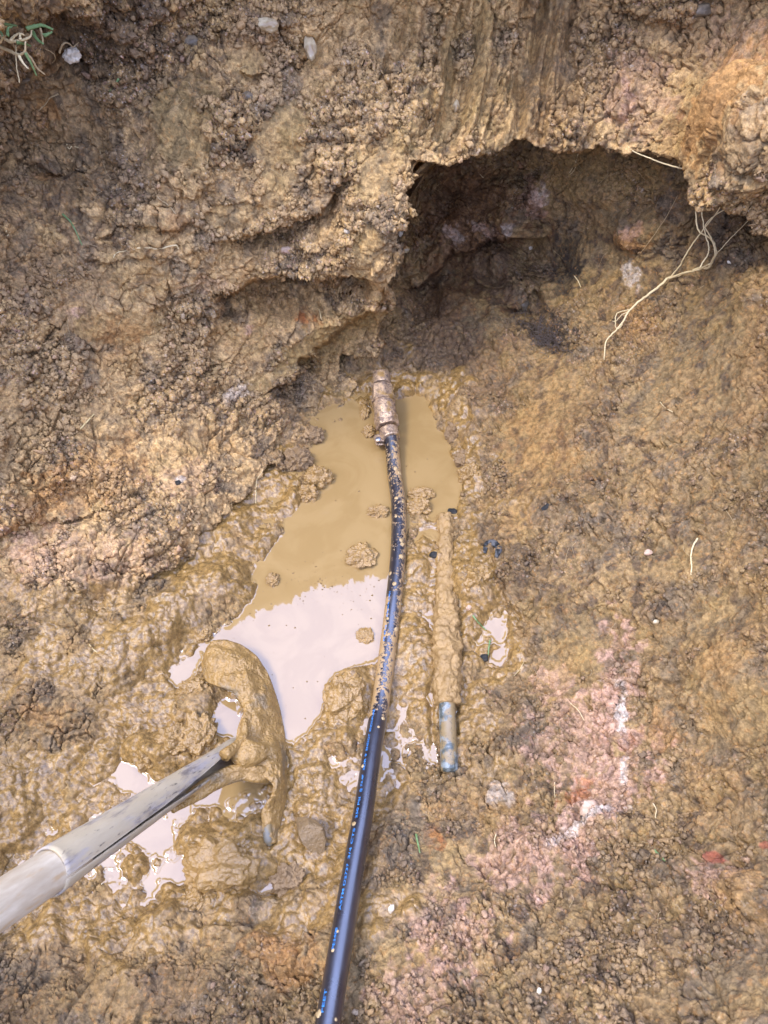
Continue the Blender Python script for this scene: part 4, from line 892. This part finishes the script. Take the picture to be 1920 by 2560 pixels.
# ---------------------------------------------------------------- stones
M_RIVER = stone_mat('river_pebble', srgb(214,200,172), srgb(170,146,112), .3, 60); M_DKSTONE = stone_mat('grey_stone', srgb(150,134,112), srgb(104,92,76), .6, 80)
M_ORSTONE = stone_mat('amber_stone', srgb(206,150,80), srgb(226,206,170), .25, 90); M_PINKST = stone_mat('pinkish_stone', srgb(214,186,166), srgb(186,150,128), .6, 50)
M_ROCK = mud_mat('muddy_rock', .6, C_MUD * .45 + C_GREY * .35); M_WHITEST = stone_mat('chalky_white', srgb(240,232,220), srgb(214,200,184), .7, 140); M_BLK = stone_mat('black_plastic', np.array([.020,.019,.016]), np.array([.05,.045,.035]), .6, 90); M_BLK.node_tree.nodes['Principled BSDF'].inputs['Specular IOR Level'].default_value = .12
ST = [(775,118,16,32,-14,M_RIVER,'smooth oval pebble standing on end in the upper bank','pebble',3,.2),(668,62,28,16,10,M_RIVER,'larger rounded tan stone left of the oval pebble','stone',4,.2),
      (1760,24,34,16,-12,M_DKSTONE,'grey rounded stone at the top right','stone',4,.2),(1012,624,17,10,12,M_ORSTONE,'amber pebble stuck in the corner of the cavity','pebble',3,.15),
      (1003,575,6,18,10,M_WHITEST,'slim white stone above the amber pebble','pebble',3,.2),(868,577,8,8,0,M_WHITEST,'small white pebble in the left bank','pebble',3,.2),
      (716,626,14,10,0,M_PINKST,'small tan stone in the crumbs above the dark hollow','stone',3,.3),(476,103,22,14,0,M_DKSTONE,'bluish grey stone in the dark upper bank','stone',3,.2),
      (620,245,20,15,20,M_DKSTONE,'dull grey stone right of the ribbed scrape','stone',3,.2),(45,200,30,10,0,M_DKSTONE,'flat grey stone under the grass tuft','stone',3,.15),(180,138,20,16,0,M_WHITEST,'knobbly whitish lump beside the grass tuft','stone',4,.5),
      (782,2092,50,64,-25,M_ROCK,'angular grey rock coated in mud beside the shovel tip','rock',5,.2),(1305,762,20,16,0,M_DKSTONE,'pale grey stone below the crack in the right wall','stone',3,.2),
      (1372,1268,22,14,12,M_BLK,'black shard stuck in the right slope','shard',3,.35),(978,2272,7,11,20,M_WHITEST,'small white chip right of the pipe near the bottom','chip',3,.3),
      (1480,2028,32,22,25,M_PINKST,'pinkish flat stone on the pink soil','stone',4,.25),(1826,655,8,5,0,M_WHITEST,'tiny white pebble beside the big hanging root','pebble',2,.2),(1085,1387,12,9,0,M_BLK,'tiny black stone beside the old pipe','chip',2,.2),
      (1133,1280,14,8,10,M_BLK,'black chip at the lower right end of the water','chip',3,.3),(1172,1520,7,8,0,M_PINKST,'pale pebble right of the old pipe','pebble',3,.2),(1325,620,7,6,0,M_WHITEST,'small white grain in the shaded wall','pebble',2,.2),
      (1870,745,5,5,0,M_WHITEST,'tiny pale pebble high on the right wall','pebble',2,.2),(1348,2478,6,9,10,M_WHITEST,'white fleck of stone near the bottom edge','chip',2,.2),(1210,1645,12,10,0,M_BLK,'black lump between the old pipe and the puddle','chip',3,.3),
      (1640,1555,8,6,0,M_RIVER,'pale grain at the foot of the right slope','pebble',2,.2),(446,1208,9,7,0,M_BLK,'black bit in the left bank','chip',3,.3),(985,1275,10,8,0,M_BLK,'x','',0,0),
      (1620,1382,10,9,0,M_PINKST,'pinkish lump on the right slope','stone',3,.4),(1140,265,10,14,0,M_RIVER,'pale grain in the grooved upper bank','pebble',2,.3),(440,415,10,8,0,M_RIVER,'x','',0,0),
      (1555,2570,1,1,0,M_RIVER,'x','',0,0)]
for i, (x, y, rx, ry, ro, m, lab, cat, lev, rg) in enumerate(ST):
    if lab == 'x': continue
    nm = {'shard': 'plastic_shard', 'chip': 'stone_chip'}.get(cat, cat)
    dd = depth_at(x, y) ; r_ = min(px2m(rx, dd), px2m(ry, dd)); c = PD(x, y, dd - r_ * .25)
    v, f = lump((0, 0, 0), px2m(rx, dd), px2m(ry, dd), r_ * .85, rg, 1.0, i, lev, R(-ro), 16 if cat in ('rock', 'shard') else 0)
    # lay the stone flat against the slope as seen: local z points to the viewer
    Rm = np.array([[1, 0, 0], [0, sp, cp], [0, -cp, sp]]).T; Rm = np.array([[1, 0, 0], [0, sp, -cp], [0, cp, sp]])
    tag(mesh_obj(nm, v @ Rm.T + c, f, m, smooth=cat not in ('rock', 'shard')), lab, cat)

# ---------------------------------------------------------------- roots, straws, grass
def fibre_mat(name, a, rough=.6):
    k = NM(name); n = k.noise(200, 3); k.l(k.mix(n.outputs['Fac'], a * .8, a * 1.15), k.p.inputs['Base Color']); k.p.inputs['Roughness'].default_value = rough; return k.m
M_ROOT = fibre_mat('pale_root', srgb(236,216,172) * 1.1); M_ROOT2 = fibre_mat('tan_root', srgb(200,176,136)); M_STRAW = fibre_mat('straw', srgb(226,204,150)); M_GREEN = fibre_mat('green_blade', srgb(120,150,96) * 1.1); M_DKFIB = fibre_mat('dark_fibre', srgb(96,84,80))
def strand(pts, r0, r1, jit=.0, seg=7, d0=None, d1=None, lift=.0015, n=None, flat=1.0):
    """pts: places in the photograph; depth follows the soil, or runs straight between d0 and d1"""
    p = crs([(a, b, 0) for a, b in pts], n or max(8, 7 * len(pts)))
    if d0 is None: D = np.array([depth_at(a, b, lift) for a, b in p[:, :2]]); D = np.minimum(D, np.convolve(np.pad(D, 3, mode='edge'), np.ones(7) / 7, 'valid') + .004)
    else: D = np.linspace(d0, d1, len(p))
    q = np.array([PD(a, b, d) for (a, b), d in zip(p[:, :2], D)])
    if jit:
        z = np.arange(len(q))[:, None, None] * np.array([.31, .17, .07], np.float32) + r0 * 9e3 + p[0, 0]
        w = np.stack([fbm(z.astype(np.float32), 1.3, 2, 500 + k2)[:, 0] for k2 in range(3)], 1); w[0] *= 0; q = q + w * jit
    return tube(q, np.linspace(r0, r1, len(q)), seg, True, (lambda a, i: flat + (1 - flat) * abs(math.sin(a))) if flat < 1 else None)
a_low = depth_at(1575, 774, .006, 'S'); a_mid = depth_at(1711, 685, .012, 'S'); 
def sD(x, y, l=.004): return depth_at(x, y, l, 'S')
up1 = depth_at(1755, 405, .0, 'U') + .03; up2 = depth_at(1850, 470, .0, 'U') + .03
root = empty('hanging_root', PD(1700, 690, a_mid), 'long pale branching root hanging down the right wall from the overhang', 'root', 'roots in the pit walls')
mm_ = sD(1792, 630, .03)
mesh_obj('main_root', *join([strand([(1510,899),(1515,855),(1540,826),(1559,801),(1575,774),(1610,744),(1643,720),(1670,695)], .0008, .0019, .0015, 8, sD(1510, 899), sD(1670, 695, .01)),
     strand([(1670,695),(1711,685),(1749,670),(1770,670),(1781,652),(1792,630)], .0020, .0015, .0008, 8, sD(1670, 695, .01), mm_),
     strand([(1672,697),(1711,682),(1749,673),(1772,660)], .0014, .0012, .0012, 8, sD(1670, 695, .01), mm_)]), M_ROOT, root)
for pts, r0, r1, d0, d1 in (([(1792,630),(1784,606),(1768,590),(1746,576),(1740,530),(1749,503),(1746,486),(1753,473),(1761,435),(1768,405)], .0012, .0006, mm_, up1),
                            ([(1749,670),(1768,638),(1772,619),(1763,584),(1755,535),(1759,492),(1774,443),(1780,410)], .0009, .0005, mm_, up1),
                            ([(1675,695),(1700,663),(1719,628),(1754,579),(1787,538),(1811,503),(1838,462),(1850,440)], .0010, .0007, sD(1675, 695, .01), up2),
                            ([(1790,640),(1780,598),(1763,565),(1792,535),(1825,516),(1854,486),(1866,468)], .0009, .0005, mm_, up2),
                            ([(1795,630),(1830,592),(1865,557),(1895,524),(1910,505)], .0005, .0003, mm_, up2),
                            ([(1575,774),(1545,782),(1538,800),(1541,820),(1552,817),(1566,790)], .0008, .0007, a_low, a_low),([(1570,780),(1556,786),(1540,802),(1531,803)], .0007, .0004, a_low, a_low)):
    mesh_obj('side_root', *strand(pts, r0, r1, .0012, 7, d0, d1), M_ROOT, root)
u0 = depth_at(1560, 360, .004, 'U')
RT = [([(1570,367),(1589,381),(1621,394),(1659,409),(1697,419),(1716,421),(1757,415)], .0006, .0012, .0006, u0, up1, M_ROOT, 'pale root strung straight along under the overhang at right'),
      ([(1694,421),(1706,408),(1716,405),(1722,392),(1730,378)], .0010, .0006, .0016, u0, up1, M_ROOT2, 'short knotted rootlet rising from the strung root'),
      ([(1694,489),(1670,535),(1643,576),(1616,614),(1599,636)], .0003, .0005, .0008, sD(1694, 489, .02), sD(1599, 636, .012), M_ROOT2, 'hair-thin root crossing the pinkish clod on the right wall'),
      ([(785,700),(790,722),(783,740),(797,770),(804,802)], .0006, .0006, .0005, None, None, M_ROOT, 'white root hanging across the dark hollow in the left bank'),
      ([(284,645),(287,637),(295,631),(325,626),(359,619),(400,622),(437,613),(446,622)], .0007, .0010, .0010, None, None, M_ROOT, 'white root lying level across the middle of the left bank'),
      ([(662,1165),(652,1185),(642,1200),(640,1230),(639,1258)], .0004, .0007, .0008, None, None, M_ROOT, 'thin white root on the wet slope left of the water'),
      ([(1744,1345),(1733,1365),(1727,1390),(1729,1415),(1727,1437)], .0011, .0007, .0008, None, None, M_ROOT, 'stubby pale root on the right slope'),
      ([(1191,417),(1200,436),(1212,448),(1220,466)], .0004, .0006, .0008, None, None, M_ROOT, 'short pale root in the dark roof of the cavity'),
      ([(1350,385),(1340,415),(1326,440),(1320,462)], .0003, .0003, .0006, None, None, M_ROOT2, 'faint root hair below the middle of the overhang'),
      ([(1446,382),(1441,400),(1434,415),(1424,432)], .0005, .0005, .0004, None, None, M_ROOT, 'looped white rootlet under the overhang, its upper strand'),
      ([(1440,402),(1438,420),(1430,432),(1420,441)], .0005, .0004, .0004, None, None, M_ROOT, 'looped white rootlet under the overhang, its lower strand'),
      ([(1087,410),(1086,440),(1074,452),(1071,462)], .0004, .0003, .0006, None, None, M_ROOT2, 'thin root curling in the left corner of the cavity'),
      ([(1057,412),(1055,445),(1048,490),(1040,555)], .0003, .0003, .0008, None, None, M_ROOT2, 'longest root hair in the left corner of the cavity'),
      ([(1046,610),(1052,632),(1045,645),(1034,660)], .0004, .0003, .0006, None, None, M_ROOT2, 'wavy root hair right of the amber pebble'),
      ([(1436,690),(1445,702),(1452,718)], .0009, .0006, .0000, None, None, M_ROOT, 'curved white root end on the shaded right wall'),
      ([(246,360),(256,400),(266,430),(280,452)], .0003, .0004, .0006, None, None, M_ROOT2, 'thin dark-backed root hair in the upper left crumbs'),
      ([(378,458),(396,495),(420,512),(440,535)], .0004, .0007, .0008, None, None, M_ROOT2, 'grey root below the ribbed scrape'),
      ([(146,235),(125,245),(112,262),(95,278)], .0009, .0007, .0003, None, None, M_ROOT2, 'grey-white twig below the grass tuft'),
      ([(167,360),(173,372),(180,366),(195,368)], .0006, .0005, .0006, None, None, M_ROOT, 'tiny forked rootlet in the dark upper left soil'),
      ([(18,590),(25,580),(22,570),(8,590)], .0006, .0006, .0004, None, None, M_ROOT, 'curled white rootlet at the left edge'),
      ([(1180,1385),(1190,1402),(1194,1420)], .0003, .0003, .0004, None, None, M_STRAW, 'fine hair beside the old pipe'),
      ([(1310,1655),(1298,1675),(1285,1690)], .0004, .0003, .0003, None, None, M_STRAW, 'fine pale hair on the slope below the little puddle'),
      ([(1632,2008),(1640,2022),(1638,2045)], .0005, .0004, .0005, None, None, M_ROOT, 'bent white rootlet at the edge of the pink soil'),
      ([(1387,1955),(1386,1975),(1388,1998)], .0004, .0004, .0004, None, None, M_ROOT, 'upright white hair on the pink soil'),
      ([(1426,1758),(1445,1775),(1460,1800)], .0005, .0004, .0004, None, None, M_ROOT, 'slanting pale root hair at the top of the pink soil'),
      ([(108,940),(98,960),(92,985)], .0004, .0003, .0004, None, None, M_STRAW, 'thin straw high on the left slope')]
for pts, r0, r1, j, d0, d1, m, lab in RT:
    tag(mesh_obj('root', *strand(pts, r0, r1, j, 7, d0, d1), m), lab, 'root', 'roots in the pit walls')
for pts, r, m, lab in (([(200,1073),(218,1054),(235,1035)], .0012, M_STRAW, 'cut straw lying slanted on the left slope'),([(156,1186),(190,1186),(232,1189)], .0009, M_STRAW, 'level straw on the left slope'),
                       ([(158,1192),(168,1198),(180,1201)], .0007, M_ROOT2, 'short straw just under the level one'),([(223,1611),(232,1622),(243,1631)], .0008, M_STRAW, 'short straw on the wet mud at left'),
                       ([(1650,1005),(1664,1020),(1682,1030)], .0006, M_ROOT, 'pale straw splinter on the right slope'),([(1400,1210),(1420,1209),(1430,1207)], .0005, M_STRAW, 'tiny straw above the black shard'),
                       ([(1240,2085),(1236,2102),(1240,2118)], .0006, M_ROOT, 'small straw on the soil right of the pipe')):
    tag(mesh_obj('straw', *strand(pts, r, r * .7, .0002, 6), m), lab, 'straw', 'straws on the soil')
for pts, lab in (([(297,196),(285,215),(264,242)], 'green grass blade on the upper left crumbs'),([(156,535),(180,560),(205,613)], 'long green grass blade on the left bank'),([(1635,2125),(1655,2145),(1682,2168)], 'green blade on the lower right slope'),
                 ([(1040,2085),(1045,2110),(1050,2132)], 'green blade at the edge of the mud right of the pipe'),([(1225,1600),(1222,1620),(1220,1640)], 'green blade beside the little puddle'),([(1182,1538),(1195,1555),(1215,1575)], 'dark green blade right of the old pipe')):
    tag(mesh_obj('cut_grass', *strand(pts, .0013, .0006, .0004, 8, flat=.35, lift=.003), M_GREEN), lab, 'grass blade', 'loose grass blades')
# a tuft is a few dozen small leaves and stems
gx = lambda L_: [(a / 3.77, b / 3.77) for a, b in L_]
tuft = empty('grass_tuft', PS(60, 90, .01), 'tuft of green grass with pale stems hanging from the top left of the bank', 'grass')
db = depth_at(60, 90, .035)
for pts, r, m, nm in (([(250,270),(370,240),(440,250),(500,278)], .0022, M_GREEN, 'blade'),([(300,290),(350,370),(410,415)], .0022, M_GREEN, 'blade'),([(410,335),(450,320),(495,300)], .0020, M_GREEN, 'blade'),
                      ([(240,500),(300,610),(345,715)], .0016, M_GREEN, 'blade'),([(0,240),(60,228),(160,245)], .0020, M_GREEN, 'blade'),([(70,335),(75,270),(120,248)], .0018, M_GREEN, 'blade'),([(160,400),(220,410),(290,432)], .0018, M_GREEN, 'blade'),([(-60,300),(0,300),(30,350)], .002, M_GREEN, 'blade'),
                      ([(-40,-20),(60,80),(150,160),(250,235)], .0018, M_STRAW, 'stem'),([(0,330),(90,390),(200,375),(280,350),(300,270)], .0019, M_ROOT, 'stem'),([(-20,430),(90,480),(180,515),(235,480),(240,390)], .0019, M_ROOT, 'stem'),
                      ([(150,430),(150,520),(158,650),(185,780)], .0009, M_ROOT, 'stem'),([(180,530),(215,590),(265,645)], .0016, M_ROOT, 'stem'),([(240,490),(300,560),(350,640),(425,705)], .0014, M_ROOT2, 'stem'),([(100,380),(150,330),(215,300)], .0016, M_ROOT, 'stem'),
                      ([(380,270),(400,350),(405,410)], .0014, M_ROOT2, 'stem'),([(0,400),(30,350),(80,330)], .0014, M_ROOT, 'stem'),([(380,610),(470,595),(520,560),(500,500),(400,450)], .0010, M_ROOT2, 'stem'),([(560,500),(590,420),(640,405),(690,440),(740,400)], .0012, M_ROOT2, 'stem'),([(190,370),(195,320),(230,330)], .0014, M_ROOT, 'stem')):
    far = max(a for a, b in pts) > 510
    mesh_obj(nm, *strand(gx(pts), r * 1.0, r * .4, .0007, 8, None if far else db + random.uniform(-.02, .015), None if far else db + random.uniform(-.02, .025), flat=.4 if nm == 'blade' else 1.0, lift=.004), m, tuft)
# mat of dark fibres below the middle of the right wall
tangle = []
for i in range(150):
    a = random.gauss(1355, 36); b = random.gauss(835, 20) + (a - 1355) * .35; th = random.uniform(0, 6.28); L_ = random.uniform(10, 34)
    tangle.append(strand([(a, b), (a + L_ * .5 * math.cos(th) + random.uniform(-5, 5), b + L_ * .5 * math.sin(th)), (a + L_ * math.cos(th + .4), b + L_ * math.sin(th + .4))], .0005, .0002, .001, 4, n=6, lift=random.uniform(.001, .007)))
tag(mesh_obj('root_mat', *join(tangle), M_DKFIB), 'dark tangled mat of fine roots low on the shaded wall', 'root mat')
# curled black scrap beside the old pipe
M_RUB = stone_mat('black_rubber', np.array([.02,.02,.018]), np.array([.10,.095,.085]), .6, 160); M_RUB.node_tree.nodes['Principled BSDF'].inputs['Specular IOR Level'].default_value = .15
cs = crs([(1212,1383,.0),(1216,1363,0),(1232,1357,0),(1246,1372,0),(1240,1395,0)], 24); v = [PS(a, b, .006) for a, b in cs[:, :2]]
tag(mesh_obj('plastic_scrap', *tube(np.array(v), np.interp(np.linspace(0, 1, 24), [0, .3, .8, 1], [.002, .0048, .005, .002]), 14, True, lambda a, i: .55 + .45 * abs(math.sin(a))), M_RUB), 'curled black scrap on the mud right of the old pipe', 'scrap')

# ---------------------------------------------------------------- loose crumbs of soil: beyond counting
def crumbs(name, g, count, rmin, rmax, wmax, mat, lo=0.25):
    ys, xs = g['ys'], g['xs']; ok = g['keep'] & (g['crumb'] > lo) & (g['wet'] < wmax)
    if g is gU: ok &= g['sdU'] > 0
    else: ok &= g['sdU'] < 10
    ok &= ((xs > -60) & (xs < 1980))[None] & ((ys > -60) & (ys < 2620))[:, None]
    # clusters
    fl = np.flatnonzero(ok); pr = fbm(g['V'].reshape(-1, 3)[fl][:, None, :].astype(np.float32), 18, 3, 600)[:, 0]; pr = np.clip(pr + .12, .01, 1) ** 1.5; pr /= pr.sum()
    pick = rng.choice(fl, count, p=pr, replace=False); C_ = g['V'].reshape(-1, 3)[pick]; Nn = g['N'].reshape(-1, 3)[pick]
    bv, bf = ico(1); nb = len(bv); bf = np.array(bf)
    rad_ = rmin + (rmax - rmin) * rng.random(count) ** 3.2
    sc = rad_[:, None, None] * (1 + rng.normal(size=(count, nb, 1)) * .27) * (1 + rng.normal(size=(count, 1, 3)) * .28)
    Rq = rng.normal(size=(count, 3, 3)); Rq = np.linalg.qr(Rq)[0]
    Vv = np.einsum('nij,nbj->nbi', Rq, bv[None] * sc) + (C_ + Nn * (rad_ * .15 + .0035)[:, None])[:, None]
    Fv = (bf[None] + (np.arange(count) * nb)[:, None, None]).reshape(-1, 3)
    me = bpy.data.meshes.new(name); Vv = Vv.reshape(-1, 3).astype(np.float32); nf = len(Fv)
    me.vertices.add(len(Vv)); me.vertices.foreach_set('co', Vv.ravel()); me.loops.add(nf * 3); me.loops.foreach_set('vertex_index', Fv.ravel().astype(np.int32))
    me.polygons.add(nf); me.polygons.foreach_set('loop_start', np.arange(nf, dtype=np.int32) * 3); me.polygons.foreach_set('loop_total', np.full(nf, 3, np.int32)); me.update(calc_edges=True)
    pal = np.array([C_TAN, C_TAN, C_BROWN, C_BROWN, C_CLAY, C_ORANGE * .5 + C_TAN * .5, C_GREY, C_DARK, C_PINK, C_WHITE * .8])
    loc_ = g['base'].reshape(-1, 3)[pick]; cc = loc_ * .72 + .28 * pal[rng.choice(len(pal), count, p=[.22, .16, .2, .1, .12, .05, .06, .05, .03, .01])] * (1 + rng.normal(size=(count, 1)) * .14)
    ca = me.color_attributes.new('tint', 'FLOAT_COLOR', 'POINT'); rgba = np.ones((count, nb, 4), np.float32); rgba[..., :3] = cc[:, None]; ca.data.foreach_set('color', rgba.ravel())
    me.materials.append(mat); o = bpy.data.objects.new(name, me); COL.objects.link(o); return o
k = NM('crumb'); n = k.noise(700, 3); vv = k.n('ShaderNodeVectorMath', operation='SCALE'); k.l(k.attr('tint', True), vv.inputs[0]); k.l(k.ramp(n.outputs['Fac'], .3, .7, .75, 1.2), vv.inputs['Scale']); k.l(vv.outputs[0], k.p.inputs['Base Color'])
k.p.inputs['Roughness'].default_value = .8; k.bump(n.outputs['Fac'], .6, .001); M_CRUMB = k.m
tag(crumbs('bank_crumbs', gU, 12000, .0007, .0040, .5, M_CRUMB), 'loose dry soil crumbs over the upper and left bank', 'soil crumbs', None, 'stuff')
tag(crumbs('slope_crumbs', gS, 4500, .0006, .0030, .5, M_CRUMB), 'loose soil crumbs over the right slope and the foot of the pit', 'soil crumbs', None, 'stuff')

# specks of floating mud on the pool
kf = NM('fleck'); kf.p.inputs['Base Color'].default_value = (*col_of(C_MUD * .6), 1); kf.p.inputs['Roughness'].default_value = .4
parts = []
i = 0
while len(parts) < 170:
    i += 1; near = rng.random() < .45
    a = rng.normal(800, 90) if near else rng.uniform(560, 1150); b = rng.normal(1455, 35) if near else rng.uniform(1000, 1820)
    if poly_sd(np.array([a]), np.array([b]), WATER)[0] < 14: continue
    r_ = .0004 + .0011 * rng.random() ** 3; v, f = ico(1); v = v * np.array([1, .8, .5]) * r_ * (1 + rng.normal(size=(len(v), 1)) * .2); parts.append((v + P(a, b, .0002), f))
tag(mesh_obj('mud_flecks', *join(parts), kf.m), 'specks of mud floating on the brown pool', 'mud flecks', None, 'stuff')

# fine root hairs all over the cut bank: beyond counting
parts = []
for i in range(150):
    if i < 95: a, b = rng.uniform(20, 1000), rng.uniform(40, 1400)
    elif i < 120: a, b = rng.uniform(1060, 1700), rng.uniform(400, 470)
    else: a, b = rng.uniform(1300, 1880), rng.uniform(500, 2400)
    th = rng.uniform(.3, 2.8); L_ = rng.uniform(12, 42)
    parts.append(strand([(a, b), (a + L_ * .4 * math.cos(th) + rng.normal() * 4, b + L_ * .4 * math.sin(th)), (a + L_ * math.cos(th + rng.normal() * .4), b + L_ * math.sin(th))], .00028, .00018, .0012, 4, n=9, lift=.004))
tag(mesh_obj('root_hairs', *join(parts), M_ROOT2), 'hair-fine pale rootlets sticking out of the cut soil', 'root hairs', None, 'stuff')
